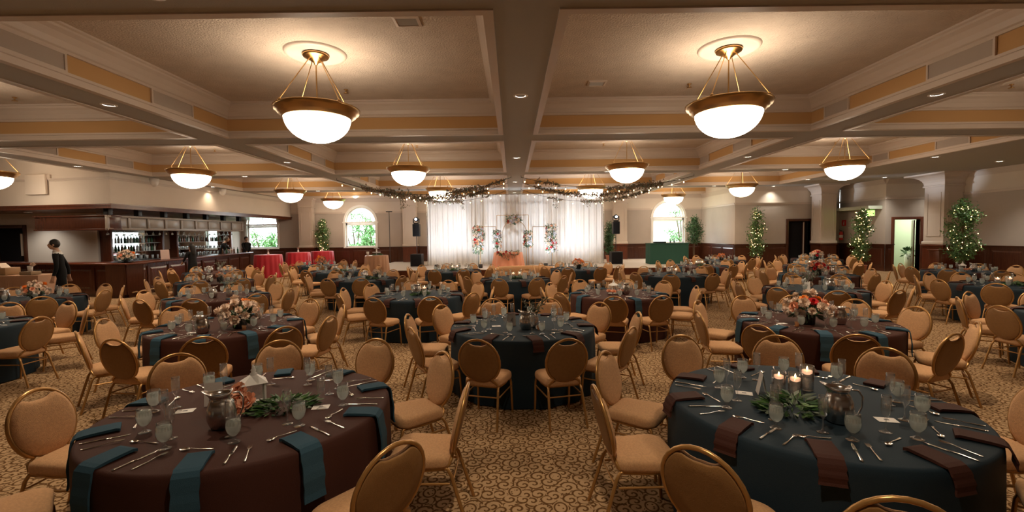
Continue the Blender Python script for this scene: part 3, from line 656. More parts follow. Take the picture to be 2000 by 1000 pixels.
def napkin_mesh(m, drop):        # local: x across, y toward table centre, z=0 table top, edge of table at y=0
    b = MB(); w = .062; prof = [(.19, .003), (.19, .020), (.17, .024), (.05, .020), (.012, .017), (-.014, .010), (-.034, -.012)]
    k = 7
    for i in range(1, k + 1): prof.append((-.042 - .02 * i / k + .004 * math.sin(i * 1.3), -.012 - drop * i / k))
    back = [(y - .006 if i > 4 else y, z - (.012 if 1 <= i <= 4 else 0)) for i, (y, z) in enumerate(prof)][::-1]
    vs_ = []; n = len(prof)
    for i, (y, z) in enumerate(prof):
        ww = w * (1 + .05 * math.sin(i * 2.1)); vs_ += [(-ww, y, z), (ww, y, z)]
    fs = [(2 * i, 2 * i + 1, 2 * i + 3, 2 * i + 2) for i in range(n - 1)]
    inner = [(y + .010, z - .0) if z < 0 else (y, max(.0015, z - .015)) for y, z in prof]
    o = len(vs_)
    for i, (y, z) in enumerate(inner):
        ww = w * (1 + .05 * math.sin(i * 2.1)); vs_ += [(-ww, y, z), (ww, y, z)]
    fs += [(o + 2 * i + 1, o + 2 * i, o + 2 * i + 2, o + 2 * i + 3) for i in range(n - 1)]
    for i in range(n - 1): fs += [(2 * i, 2 * i + 2, o + 2 * i + 2, o + 2 * i), (2 * i + 1, o + 2 * i + 1, o + 2 * i + 3, 2 * i + 3)]
    fs += [(0, o, o + 1, 1), (2 * n - 2, 2 * n - 1, o + 2 * n - 1, o + 2 * n - 2)]
    b.add(vs_, fs, 0, False); return b.mesh('napkin', m)
NAPKIN = {'teal': napkin_mesh('brown', .10), 'brown': napkin_mesh(mat('teal_napkin', (.032, .076, .112), .8, spec=.15, bump=(300, .2)), .27)}

RT, ZTOP = .90, .755
def cloth_mesh(m, seed):
    rnd = random.Random(seed); n = 96; ph = [rnd.uniform(0, 6.28) for _ in range(4)]; nf = rnd.choice((13, 14, 15, 16))
    vs_ = [(0, 0, ZTOP)]; rings = [(.3, ZTOP), (.6, ZTOP), (.80, ZTOP), (.885, ZTOP), (.900, ZTOP - .004), (.908, ZTOP - .018), (.912, ZTOP - .06), (.913, ZTOP - .16), (.914, .42), (.916, .24), (.918, .10), (.920, .012)]
    for j, (r, z) in enumerate(rings):
        dep = max(0, (ZTOP - z) / ZTOP)
        for k in range(n):
            a = 2 * PI * k / n
            f = (math.sin(nf * a + ph[0] + 1.2 * math.sin(3 * a + ph[1])) * .5 + .5) ** 1.5
            rr = r + (.034 * f - .016) * dep ** .8 + .006 * math.sin(5 * a + ph[2]) * dep
            vs_.append((rr * math.cos(a), rr * math.sin(a), z))
    fs = [(0, 1 + k, 1 + (k + 1) % n) for k in range(n)]
    for j in range(len(rings) - 1):
        for k in range(n): k2 = (k + 1) % n; fs.append((1 + j * n + k, 1 + (j + 1) * n + k, 1 + (j + 1) * n + k2, 1 + j * n + k2))
    b = MB(); b.add(vs_, fs, 0, True); return b.mesh('tablecloth', m)
CLOTHS = {m: [cloth_mesh(m, s) for s in range(3)] for m in ('teal', 'brown')}
TOPM = MB().lathe([(0, .72), (.885, .72), (.89, .74), (.885, .75), (0, .75)], 40).mesh('tabletop', 'tablewood')
TLEG = MB().tube([(.45, .25, .72), (.45, .25, 0)], .016, 6).tube([(.45, -.25, .72), (.45, -.25, 0)], .016, 6).tube([(.45, .25, .1), (.45, -.25, .1)], .012, 6).mesh('folding_leg', 'black')

# ------------------------------------------------------------------ centrepieces
def pitcher_mesh():
    b = MB(); prof = [(.0, .0), (.060, .0), (.075, .01), (.092, .05), (.098, .09), (.092, .13), (.075, .165), (.062, .180), (.066, .195), (.078, .215)]
    n = 28; vs_ = []; fs = []
    for i, (r, z) in enumerate(prof + [(r - .004, z) for r, z in prof[::-1][:5]]):
        for k in range(n):
            a = 2 * PI * k / n; up = max(0, min(1, (z - .165) / .05)); sp = math.exp(-((a if a < PI else a - 2 * PI) / .55) ** 2)
            rr = r * (1 + .55 * sp * up); vs_.append((rr * math.cos(a), rr * math.sin(a) * (1 - .15 * sp * up), z + .025 * up * sp + .012 * up * (1 if abs(a - PI) < .6 else 0)))
    m = len(prof) + 5
    for i in range(m - 1):
        for k in range(n): k2 = (k + 1) % n; fs.append((i * n + k, i * n + k2, (i + 1) * n + k2, (i + 1) * n + k))
    b.add(vs_, fs, 0, True); body = b.mesh('pitcher_body', 'silver')
    h = MB().tube([(-.075, 0, .205), (-.115, 0, .205), (-.14, 0, .17), (-.138, 0, .11), (-.115, 0, .06), (-.09, 0, .045)], [.010, .011, .011, .010, .009, .008], 8, sy=.6).mesh('pitcher_handle', 'silver')
    return body, h
PITB, PITH = pitcher_mesh()
def pitcher(x, y, z, rz, label):
    t = thing('water_pitcher', label, 'pitcher', (x, y, z), rz, 'steel water pitchers'); t.scale = (.84, .84, 1.0); obj('body', PITB, t); obj('handle', PITH, t); return t

def rnd_dir(up=0):
    while True:
        v = Vector((random.uniform(-1, 1), random.uniform(-1, 1), random.uniform(-1, 1)))
        if .1 < v.length < 1: v.normalize(); v.z += up; return v.normalized()
def rose(b, c, r, m, ax=(0, 0, 1)):       # overlapping cupped petals around an axis
    ax = Vector(ax).normalized(); q = Vector((0, 0, 1)).rotation_difference(ax); c = Vector(c)
    for ringi, (cnt, rad, tilt, sz) in enumerate(((3, .10, .15, .55), (4, .30, .35, .62), (6, .5, .75, .66), (7, .62, 1.15, .62))):
        for k in range(cnt):
            a = 2 * PI * k / cnt + ringi * .6; d = Vector((math.cos(a), math.sin(a), 0)); up = Vector((0, 0, 1)); side = Vector((-math.sin(a), math.cos(a), 0))
            base = d * rad * .35 * r + up * (-.35 * r); out = (d * math.sin(tilt) + up * math.cos(tilt))
            p0 = base; p1 = base + out * sz * r * .6 + d * r * .12; p2 = base + out * sz * r * 1.25 + d * (r * .18 if ringi > 1 else -.05 * r)
            w = sz * r * .62; v = [p0 - side * w * .35, p0 + side * w * .35, p1 + side * w, p1 - side * w, p2 + side * w * .65, p2 - side * w * .65]
            b.add([c + q @ x for x in v], [(0, 1, 2, 3), (3, 2, 4, 5)], m, True)
def mum(b, c, r, m, ax=(0, 0, 1)):        # many-petalled bloom
    ax = Vector(ax).normalized(); q = Vector((0, 0, 1)).rotation_difference(ax); c = Vector(c)
    for ri, (cnt, t) in enumerate(((5, .25), (8, .65), (11, 1.05), (13, 1.45))):
        for k in range(cnt):
            a = 2 * PI * k / cnt + ri * .37; d = Vector((math.cos(a) * math.sin(t), math.sin(a) * math.sin(t), math.cos(t))); side = Vector((-math.sin(a), math.cos(a), 0)); w = r * .22
            p1 = d * r * .55; p2 = d * r * (1 + random.uniform(-.1, .1)) + Vector((0, 0, .08 * r))
            b.add([c + q @ x for x in (Vector((0, 0, 0)), p1 + side * w, p2 + side * w * .6, p2 - side * w * .6, p1 - side * w)], [(0, 1, 2, 3, 4)], m)
    b.ball(c + ax * r * .1, r * .45, 8, 5, m)
FLM = ('leaf_dark', 'petal_w', 'petal_p', 'petal_o', 'petal_r', 'leaf_grey')
def bouquet(x, y, z, rz, label, palette, size=1.0, dark_vase=True, seed=1):
    random.seed(seed); t = thing('flower_arrangement', label, 'flowers', (x, y, z), rz, 'table bouquets')
    v = MB().lathe([(0, 0), (.075, 0), (.08, .01), (.085, .13), (.08, .135), (.075, .12)], 20); obj('vase', v.mesh('bouquet_vase', 'black' if dark_vase else 'silver'), t)
    g = MB()
    for k in range(150):
        d = rnd_dir(.35); p = Vector((0, 0, .15)) + Vector((d.x * .13, d.y * .13, d.z * .07)) * size * random.uniform(.3, 1)
        g.leaf(p, d + Vector((0, 0, -.1)), rnd_dir(), random.uniform(.05, .10) * size, random.uniform(.02, .035) * size, random.choice((0, 0, 1)))
    g.v = [(v[0], v[1], max(.006, v[2])) for v in g.v]
    obj('greenery', g.mesh('bouquet_greenery', 'leaf_dark', 'leaf_grey'), t)
    n = 26
    for k in range(n):
        u = (k + .5) / n; th = math.acos(1 - u * 1.15); ph = k * 2.39996; d = Vector((math.sin(th) * math.cos(ph), math.sin(th) * math.sin(ph), math.cos(th)))
        c = Vector((0, 0, .15)) + Vector((d.x * .21, d.y * .17, d.z * .19)) * size * random.uniform(.85, 1.08)
        m = random.choice(palette); b = MB()
        (mum if m in ('petal_w', 'petal_o') and random.random() < .6 else rose)(b, c, random.uniform(.038, .058) * size, 0, d)
        obj('bloom', b.mesh('bloom', m), t)
    return t
def greens_mesh(seed, rx, ry, h, n, mats=('leaf', 'leaf_dark', 'leaf_grey')):
    random.seed(seed); b = MB()
    for k in range(n):
        a = random.uniform(0, 2 * PI); rr = math.sqrt(random.random()); p = Vector((rx * rr * math.cos(a), ry * rr * math.sin(a), random.uniform(.006, h * (1.05 - rr))))
        d = Vector((math.cos(a), math.sin(a), random.uniform(.0, .55))); b.leaf(p, d, rnd_dir(), random.uniform(.05, .095), random.uniform(.018, .034), random.choice((0, 0, 1, 2)))
    for v in range(len(b.v)):
        if b.v[v][2] < .003: b.v[v] = (b.v[v][0], b.v[v][1], .003)
    return b.mesh('greenery', *mats)
GREENS = [greens_mesh(s, .20, .14, .10, 260) for s in (1, 2)]
CYLG = MB().lathe([(0, .0), (.048, .0), (.05, .004), (.05, .20), (.048, .20), (.047, .006), (0, .006)], 24)
CYL = CYLG.mesh('cylinder_glass', 'glass'); CYL_W = MB().lathe([(0, .008), (.0465, .008), (.0465, .135), (0, .135)], 20).mesh('cylinder_water', clear('vase_water', (.93, .95, .94), 1.33, milk=.06))
CWAX = MB().lathe([(0, .125), (.02, .127), (.038, .14), (.041, .155), (.036, .160), (.01, .157), (0, .157)], 20).mesh('floating_wax', 'wax')
FLAME = MB().lathe([(0, .160), (.005, .166), (.0065, .174), (.004, .186), (0, .196)], 8).mesh('flame', 'flame')
def candle(x, y, z, label, group='floating candles in glass cylinders', s=1.0):
    t = thing('candle_cylinder', label, 'candle', (x, y, z), 0, group); t.scale = (.9, .9, s * .8)
    obj('glass_cylinder', CYL, t); obj('water', CYL_W, t); w = obj('floating_candle', CWAX, t); obj('flame', FLAME, w)
    return t
def lantern(x, y, z, rz, label):
    t = thing('lantern', label, 'lantern', (x, y, z), rz, 'white table lanterns'); b = MB(); s = .062
    b.cbox(-s - .012, s + .012, -s - .012, s + .012, 0, .018, .004)
    for sx in (-1, 1):
        for sy in (-1, 1): b.box(sx * s - .006, sx * s + .006, sy * s - .006, sy * s + .006, .018, .165)
    obj('frame', b.mesh('lantern_frame', 'white'), t)
    b = MB(); q = s + .018
    b.add([(-q, -q, .165), (q, -q, .165), (q, q, .165), (-q, q, .165), (-.02, -.02, .215), (.02, -.02, .215), (.02, .02, .215), (-.02, .02, .215)], [(0, 1, 5, 4), (1, 2, 6, 5), (2, 3, 7, 6), (3, 0, 4, 7), (4, 5, 6, 7), (3, 2, 1, 0)])
    b.lathe([(.02, .21), (.024, .225), (.012, .235), (.018, .25), (.008, .262), (.010, .272), (0, .282)], 12); obj('roof', b.mesh('lantern_roof', 'white'), t)
    for k in range(4):
        b = MB(); b.add([(-s, -s, .018), (s, -s, .018), (s, -s, .165), (-s, -s, .165)], [(0, 1, 2, 3)]); obj('pane', b.mesh('lantern_pane', 'glass'), t, rot=(0, 0, PI / 2 * k))
    return t
def rose_thing(x, y, z, r, label, m='petal_p', ax=(0, -.4, 1)):
    b = MB(); rose(b, (0, 0, r), r, 0, ax); b.tube([(0, 0, r * .5), (-.01, .03, .01)], .003, 5, 1); return tag(obj('rose', b.mesh('rose', m, 'leaf_dark'), None, (x, y, z)), label, 'rose', 'peach roses by the lanterns')
def card(x, y, z, rz, label):         # folded standing card with a printed number stroke
    t = thing('table_card', label, 'card', (x, y, z), rz, 'standing table cards'); b = MB()
    b.add([(-.055, -.03, 0), (.055, -.03, 0), (.055, 0, .155), (-.055, 0, .155), (-.055, .03, 0), (.055, .03, 0)], [(0, 1, 2, 3), (3, 2, 5, 4)]); obj('sheet', b.mesh('card_sheet', 'paper'), t)
    b = MB().tube([(-.012, -.0195, .06), (.016, -.0125, .10)], .0022, 5); obj('print', b.mesh('card_print', 'ink'), t); return t
PCARD = MB().box(-.055, .055, -.038, .038, 0, .0016).mesh('menu_card', 'paper'); PPRINT = MB().box(-.014, .014, -.006, .010, .0017, .0021).mesh('menu_print', 'ink')
def sprig_vase(x, y, z, label):
    t = thing('sprig_vase', label, 'vase', (x, y, z), 0, 'sprig vases'); obj('vase', MB().lathe([(0, 0), (.05, 0), (.055, .02), (.05, .12), (.042, .15), (.045, .155), (.04, .15)], 18).mesh('sprig_vase_glass', 'silver'), t)
    g = MB(); random.seed(int(abs(x) * 100))
    for k in range(9):
        a = k * 2.4; tip = Vector((.16 * math.cos(a), .13 * math.sin(a), .27 + .10 * random.random())); base = Vector((.01 * math.cos(a), .01 * math.sin(a), .13)); g.tube([base, base.lerp(tip, .5) + Vector((0, 0, .03)), tip], .0025, 4, 1)
        for j in range(9): p = base.lerp(tip, .25 + .75 * j / 8) + Vector((0, 0, .02)); g.leaf(p, rnd_dir(.4), rnd_dir(), .055, .020, 0)
    obj('sprigs', g.mesh('sprigs', 'leaf_grey', 'stem'), t); return t
VOT = MB().lathe([(0, 0), (.022, 0), (.028, .055), (.026, .055), (.02, .006), (0, .006)], 14).mesh('votive_glass', clear('amber_votive_glass', (.9, .7, .5), milk=.25, milkcol=(.8, .5, .3)))

# ------------------------------------------------------------------ tables and their settings
ORD = ['nearest', 'second clockwise', 'third clockwise', 'fourth clockwise', 'fifth clockwise', 'sixth clockwise', 'seventh clockwise', 'eighth clockwise', 'ninth clockwise', 'last clockwise']
# id: x, y, cloth, short description, measured chair angles (degrees) or None
TABLES = {
 1: (-1.80, 3.12, 'brown', 'front brown lantern table'), 2: (2.02, 3.09, 'teal', 'front teal candle table'), 3: (.12, 5.87, 'teal', 'second-row middle teal table'),
 4: (-3.81, 6.13, 'brown', 'second-row left brown table'), 5: (3.89, 5.88, 'brown', 'second-row right brown table'), 19: (-7.8, 6.2, 'teal', 'second-row leftmost table'), 29: (7.95, 6.05, 'teal', 'second-row rightmost table'),
 18: (-9.80, 9.25, 'teal', 'third-row leftmost table'), 15: (-5.90, 9.20, 'brown', 'third-row second-from-left table'), 6: (-1.88, 9.06, 'teal', 'third-row left-of-middle table'), 7: (2.04, 8.85, 'brown', 'third-row right-of-middle brown table'), 20: (6.05, 9.19, 'teal', 'third-row second-from-right table'), 28: (10.2, 9.4, 'teal', 'third-row rightmost table'),
 16: (-8.05, 12.45, 'brown', 'fourth-row leftmost table'), 12: (-4.10, 12.62, 'teal', 'fourth-row second-from-left table'), 10: (.08, 12.15, 'teal', 'fourth-row middle table'), 8: (4.45, 12.72, 'teal', 'fourth-row right-of-middle table'), 21: (8.10, 12.2, 'brown', 'fourth-row second-from-right table'), 27: (12.4, 12.6, 'teal', 'fourth-row rightmost table'),
 17: (-10.2, 15.75, 'brown', 'fifth-row leftmost table'), 13: (-5.98, 15.65, 'teal', 'fifth-row second-from-left table'), 11: (-1.95, 15.2, 'teal', 'fifth-row left-of-middle table'), 9: (2.20, 15.4, 'teal', 'fifth-row right-of-middle table'), 24: (6.5, 15.9, 'brown', 'fifth-row second-from-right table'), 22: (10.1, 15.35, 'teal', 'fifth-row rightmost table'),
 14: (-7.90, 18.9, 'teal', 'back-row leftmost table'), 25: (8.6, 18.9, 'teal', 'back-row middle table'), 23: (12.5, 18.9, 'teal', 'back-row rightmost table')}
ANG = {1: [324, 0, 36, 73, 111, 143, 181, 217, 252, 288], 2: [356, 35, 68, 105, 146, 182, 219, 250, 286, 322], 3: [251, 287, 322, 2, 37, 72, 108, 142, 176, 212], 4: [188, 223, 258, 292, 324, 351, 31, 72, 110, 150], 5: [99, 140, 180, 217, 251, 286, 324, 6, 38, 68]}
# per table: chairs and tableware that stand wholly outside the picture or behind other things (0 napkin, 1 goblet, 2 flute, 3 knife, 4 fork, 5 spoon)
SKIP = {1: {'chairs': (0, 1), 'ware': {5: (4,)}}, 2: {'chairs': (0,)}, 3: {'ware': {5: (5,), 6: (3, 4), 8: (3,)}}, 4: {'ware': {2: (3,), 3: (5,), 4: (4, 5), 5: (5,), 7: (3,)}}, 5: {'ware': {5: (5,), 6: (1, 2, 3, 5), 7: (3, 4)}}, 6: {'ware': {1: (5,), 2: (4,), 3: (4,), 4: (5,), 5: (5,), 6: (4,), 9: (5,)}}, 7: {'ware': {2: (3,), 3: (4,), 4: (4, 5), 5: (4, 5), 6: (4,), 8: (3,), 9: (5,)}}, 8: {'ware': {0: (0,)}}, 9: {'ware': {8: (0,)}}, 11: {'ware': {3: (0,), 4: (0,)}}, 12: {'ware': {5: (2,), 6: (1,)}}, 13: {'ware': {4: (0, 1), 5: (0,), 9: (0,)}}, 14: {'ware': {2: (0,), 4: (0, 2), 5: (0,), 7: (0,), 9: (0,)}}, 15: {'ware': {1: (5,), 2: (3,), 3: (5,), 4: (5,), 5: (5,), 6: (3, 5), 7: (3,), 8: (3,)}}, 16: {'ware': {9: (0,)}}, 17: {'ware': {3: (0,), 4: (0,), 8: (0,)}}, 18: {'chairs': (0, 1, 2, 9), 'ware': {0: (0, 1, 2, 3, 4, 5), 1: (0, 1, 2, 3, 4, 5), 2: (0, 1, 3, 4, 5), 3: (4, 5), 4: (4,), 6: (3,), 7: (4, 5), 8: (3, 4), 9: (0, 4, 5)}}, 19: {'chairs': (0, 1, 2, 3, 4, 9), 'ware': {0: (0, 1, 2, 3, 4, 5), 1: (0, 1, 2, 3, 4, 5), 2: (0, 1, 2, 3, 4, 5), 3: (0, 1, 2, 3, 4, 5), 4: (0, 1, 2, 3, 4, 5), 5: (1, 2, 3, 4, 5), 6: (1, 2, 5), 7: (2,), 8: (0, 1, 2, 3, 5), 9: (0, 1, 2, 3, 4, 5)}}, 20: {'ware': {0: (3, 5), 1: (4,), 2: (3, 4, 5), 4: (4,), 5: (4, 5), 6: (4,), 7: (3,), 8: (3,), 9: (5,)}}, 21: {'ware': {5: (2,), 6: (1,)}}, 22: {'ware': {0: (0, 2), 5: (0,), 6: (1, 2)}}, 23: {'ware': {0: (0,), 1: (0,), 4: (0,), 5: (0,)}}, 24: {'ware': {5: (0, 1)}}, 25: {'ware': {2: (0,), 5: (0, 2)}}, 27: {'chairs': (0, 9), 'ware': {7: (1,)}}, 28: {'chairs': (0, 7, 8, 9), 'ware': {0: (1, 3, 4), 1: (3, 4, 5), 2: (3,), 3: (4,), 4: (5,), 5: (4,), 6: (4,), 7: (0, 1, 2, 3, 4, 5), 8: (0, 1, 2, 3, 4, 5), 9: (0, 1, 2, 3, 4, 5)}}, 29: {'chairs': (0, 1, 6, 7, 8, 9), 'ware': {0: (0, 1, 2, 3, 4, 5), 1: (0, 1, 2, 3, 4, 5), 2: (0, 1, 2, 3, 4, 5), 3: (1, 2, 3, 4, 5), 4: (1, 2, 3, 5), 5: (0, 1, 2, 3, 4, 5), 6: (0, 1, 2, 3, 4, 5), 7: (0, 1, 2, 3, 4, 5), 8: (0, 1, 2, 3, 4, 5), 9: (0, 1, 2, 3, 4, 5)}}}
def pos(cx, cy, th, t, r): return (cx + math.cos(th) * t + math.sin(th) * r, cy + math.sin(th) * t - math.cos(th) * r)
for tid, (cx, cy, cl, desc) in TABLES.items():
    rnd = random.Random(tid * 13)
    sk = SKIP.get(tid, {})
    t = thing('banquet_table', ('round banquet table in a floor-length %s cloth, the %s' % ('teal' if cl == 'teal' else 'chocolate-brown', desc)), 'table', (cx, cy, 0), rnd.uniform(0, 6), 'round banquet tables')
    obj('tablecloth', CLOTHS[cl][tid % 3], t); obj('tabletop', TOPM, t); obj('leg', TLEG, t); obj('leg', TLEG, t, rot=(0, 0, PI))
    angs = ANG.get(tid) or [36 * k + rnd.uniform(-4, 4) for k in range(10)]
    # order clockwise (seen from above) starting with the one nearest the camera
    angs = sorted(a % 360 for a in angs); near = min(angs, key=lambda a: cy + 1.4 * math.sin(math.radians(a)) + abs(cx + 1.4 * math.cos(math.radians(a))) * .02)
    i0 = angs.index(near); angs = [angs[(i0 - k) % 10] for k in range(10)]
    full = cy < 11
    present = [k for k in range(10) if k not in sk.get('chairs', ())]
    for k, adeg in enumerate(angs):
        a = math.radians(adeg); th = a + PI / 2; r = 1.165 + rnd.uniform(0, .045)
        jit = rnd.uniform(-.10, .10)
        if k in present:
            i = present.index(k); chair(cx + r * math.cos(a), cy + r * math.sin(a), th + jit, 'gold-framed tan oval-back chair, %s, at the %s' % ('nearest' if i == 0 else ORD[i] + ' from the nearest', desc), cy < 10.5, 'banquet chairs')
        o = ORD[k]; from_ = 'nearest' if k == 0 else o + ' from the nearest'
        pl = 'at the %s place, %s' % (from_, desc)
        j = lambda s: rnd.uniform(-s, s)
        skp = sk.get('ware', {}).get(k, ())
        def put(code, name, me, label, cat, tt, rr, rot, group, z=ZTOP + .001):
            if code in skp: return None
            x, y = pos(cx, cy, th, tt, rr); return tag(obj(name, me, None, (x, y, z), (0, 0, rot)), label, cat, group)
        put(0, 'napkin', NAPKIN[cl], ('brown' if cl == 'teal' else 'teal') + ' folded napkin ' + pl, 'napkin', -.12 + j(.015), RT * .985, th + j(.05), 'folded napkins')
        g = None
        if 1 not in skp:
            x, y = pos(cx, cy, th, .04 + j(.03), .60 + j(.03)); g = thing('water_goblet', 'iced-water goblet ' + pl, 'glass', (x, y, ZTOP + .001), j(3), 'water goblets'); obj('glass', GOBLET, g); obj('water', WATER, g)
        put(2, 'champagne_flute', FLUTE, 'empty champagne flute ' + pl, 'glass', -.03 + j(.03), .50 + j(.03), 0, 'champagne flutes')
        if full:
            put(3, 'table_knife', KNIFE, 'silver knife ' + pl, 'knife', .045 + j(.02), .755 + j(.02), th + j(.12), 'table knives')
            put(4, 'table_fork', FORK, 'silver fork ' + pl, 'fork', .135 + j(.02), .75 + j(.02), th + j(.15), 'table forks')
            put(5, 'table_spoon', SPOON, 'silver spoon ' + pl, 'spoon', -.13 + j(.02), .62 + j(.015), th + PI / 2 + j(.3), 'table spoons')

# ------------------------------------------------------------------ centrepieces on the tables
ZS = ZTOP + .002
def at(tid, dx, dy): return TABLES[tid][0] + dx, TABLES[tid][1] + dy
PIT = {1: (.0, -.33, 3.6), 2: (-.05, -.34, 2.7), 3: (.04, -.26, 2.9), 4: (.0, -.52, .4), 5: (.17, -.20, 2.8), 6: (.02, -.1, .5), 7: (.12, -.12, 2.9), 8: (-.1, -.05, .3), 12: (.1, -.1, 2), 13: (0, -.1, .2), 15: (.05, -.25, .4), 16: (-.02, -.2, 2.8), 17: (-.1, -.05, .5), 18: (.02, -.42, 2.9), 20: (.22, -.15, 2.7), 21: (.32, -.1, 2.8), 22: (.25, 0, 2.7), 24: (-.05, 0, .3), 27: (.16, -.1, 2.8)}
for k, (dx, dy, rz) in PIT.items():
    x, y = at(k, dx, dy); pitcher(x, y, ZS, rz, 'polished steel water pitcher on the ' + TABLES[k][3])
def greens(tid, dx, dy, rz, i=0, s=1.0):
    x, y = at(tid, dx, dy); o = obj('table_greenery', GREENS[i], None, (x, y, ZS), (0, 0, rz), s); return tag(o, 'low wreath of green leaves on the ' + TABLES[tid][3], 'greenery', 'leafy table greenery')
P4 = ('petal_w',) * 9 + ('petal_p', 'petal_o'); P5 = ('petal_w', 'petal_w', 'petal_p', 'petal_o', 'petal_r', 'petal_w'); PP = ('petal_w', 'petal_p', 'petal_p', 'petal_o'); PR = ('petal_w', 'petal_p', 'petal_r', 'petal_w')
for tid, dx, dy, s, pal, l in ((4, .27, -.20, 1.15, P4, 'large cream bouquet with an orange rose'), (5, -.20, -.16, 1.2, P5, 'large orange, cream and red bouquet'), (18, .35, -.15, 1.0, P4, 'cream and peach bouquet in a dark vase'), (9, .0, -.1, .95, PP, 'peach bouquet in a dark vase'), (14, .05, 0, 1.1, PP, 'peach bouquet before the red tables'), (21, -.05, -.1, 1.15, PR, 'pink and red bouquet'), (23, .0, 0, 1.2, PR, 'round pink and red bouquet'), (16, .2, -.1, .5, PP, 'small peach posy'), (25, .0, 0, .7, PP, 'small pale peach posy'), (12, .35, .05, .5, ('petal_w', 'petal_w'), 'small cream posy')):
    x, y = at(tid, dx, dy); bouquet(x, y, ZS, tid, '%s on the %s' % (l, TABLES[tid][3]), pal, s, seed=tid)
# front lantern table
x, y = at(1, .0, .03); lantern(x, y, ZS, .6, 'white lantern with pointed roof on the front brown table')
greens(1, .22, -.02, .5, 0, .95)
for i, (dx, dy, h, r) in enumerate(((-.05, -.10, .01, .055), (.03, -.12, .03, .058), (-.04, -.08, .10, .05), (.0, -.17, .0, .04))):
    x, y = at(1, dx, dy); rose_thing(x, y, ZS + h, r, 'peach rose beside the front lantern, %s of four' % ['lower left', 'largest', 'upper left', 'smallest'][i], ax=(-.3 + .2 * i, -.8, .7))
x, y = at(1, -.30, .06); card(x, y, ZS, .35, 'standing white card beside the lantern on the front brown table')
greens(2, -.20, -.13, .1, 1, 1.05)
for i, (dx, dy, s) in enumerate(((-.03, .12, 1.0), (.13, .24, 1.12), (-.10, .2, .95))):
    x, y = at(2, dx, dy); candle(x, y, ZS, 'floating candle in a glass cylinder on the front teal table, %s' % ['middle one', 'tallest one', 'shortest one behind'][i], s=s)
x, y = at(2, -.24, .17); card(x, y, ZS, 1.25, 'standing white card seen edge-on on the front teal table')
x, y = at(3, .15, -.16); sprig_vase(x, y, ZS, 'vase of grey-green sprigs on the second-row middle teal table')
x, y = at(3, -.14, -.02); card(x, y, ZS, .2, 'standing white card on the second-row middle teal table')
x, y = at(3, .20, -.30); tag(obj('votive_holder', VOT, None, (x, y, ZS)), 'small amber votive holder on the middle teal table', 'candle holder')
x, y = at(5, -.42, -.30); tag(obj('votive_holder', VOT, None, (x, y, ZS)), 'small amber votive holder beside the orange bouquet', 'candle holder')
x, y = at(4, .40, -.33); tag(obj('votive_holder', VOT, None, (x, y, ZS)), 'small amber votive holder beside the cream bouquet', 'candle holder')
for tid in (6, 28, 10, 11, 22, 24, 8):
    for i, (dx, dy) in enumerate(((.12, .12), (-.05, .2))):
        x, y = at(tid, dx, dy); candle(x, y, ZS, '%s floating candle on the %s' % (('nearer', 'farther')[i], TABLES[tid][3]), s=1.05 - .1 * i)
    if tid not in (8, 22): greens(tid, .06, -.02, 1.0, tid % 2, .9)
for tid in (13, 12): greens(tid, .25, -.1, .6, 1, .8)
for tid, rz in ((7, .3), (27, .8)):
    x, y = at(tid, -.10, -.05); lantern(x, y, ZS, rz, 'white lantern among peach roses on the ' + TABLES[tid][3])
    for i, (dx, dy) in enumerate(((-.20, -.12), (-.12, -.16), (.0, -.14))):
        x, y = at(tid, dx, dy); rose_thing(x, y, ZS + .02, .05, 'peach rose by the lantern on the %s, %s' % (TABLES[tid][3], ('left one', 'middle one', 'right one')[i]))
for tid in (15, 17, 20):
    x, y = at(tid, -.12 if tid == 20 else .25, -.05); sprig_vase(x, y, ZS, 'vase of grey-green sprigs on the ' + TABLES[tid][3])
x, y = at(20, -.28, -.2); card(x, y, ZS, -.1, 'standing white card on the third-row second-from-right table')
x, y = at(10, .25, -.05); card(x, y, ZS, -.1, 'standing white card on the fourth-row middle table')
for tid, dx, dy, rz, l in ((1, -.42, -.06, .3, 'beside the steel pitcher on the front brown table'), (1, .48, -.02, .2, 'by the right-hand flutes on the front brown table'), (2, -.36, .18, -.4, 'at the left of the front teal table'), (2, .26, -.32, -.25, 'beside the steel pitcher on the front teal table'), (3, .22, -.22, 0, 'beside the vase on the middle teal table'), (3, -.33, -.05, .1, 'left of the card on the middle teal table'), (5, -.5, -.12, .1, 'left of the orange bouquet'), (7, .1, -.42, 0, 'on the third-row right-of-middle brown table'), (4, -.15, -.48, .1, 'left of the pitcher on the second-row left brown table')):
    x, y = at(tid, dx, dy); t = thing('menu_card', 'small flat white card ' + l, 'card', (x, y, ZS), rz, 'flat menu cards'); obj('sheet', PCARD, t); obj('print', PPRINT, t)

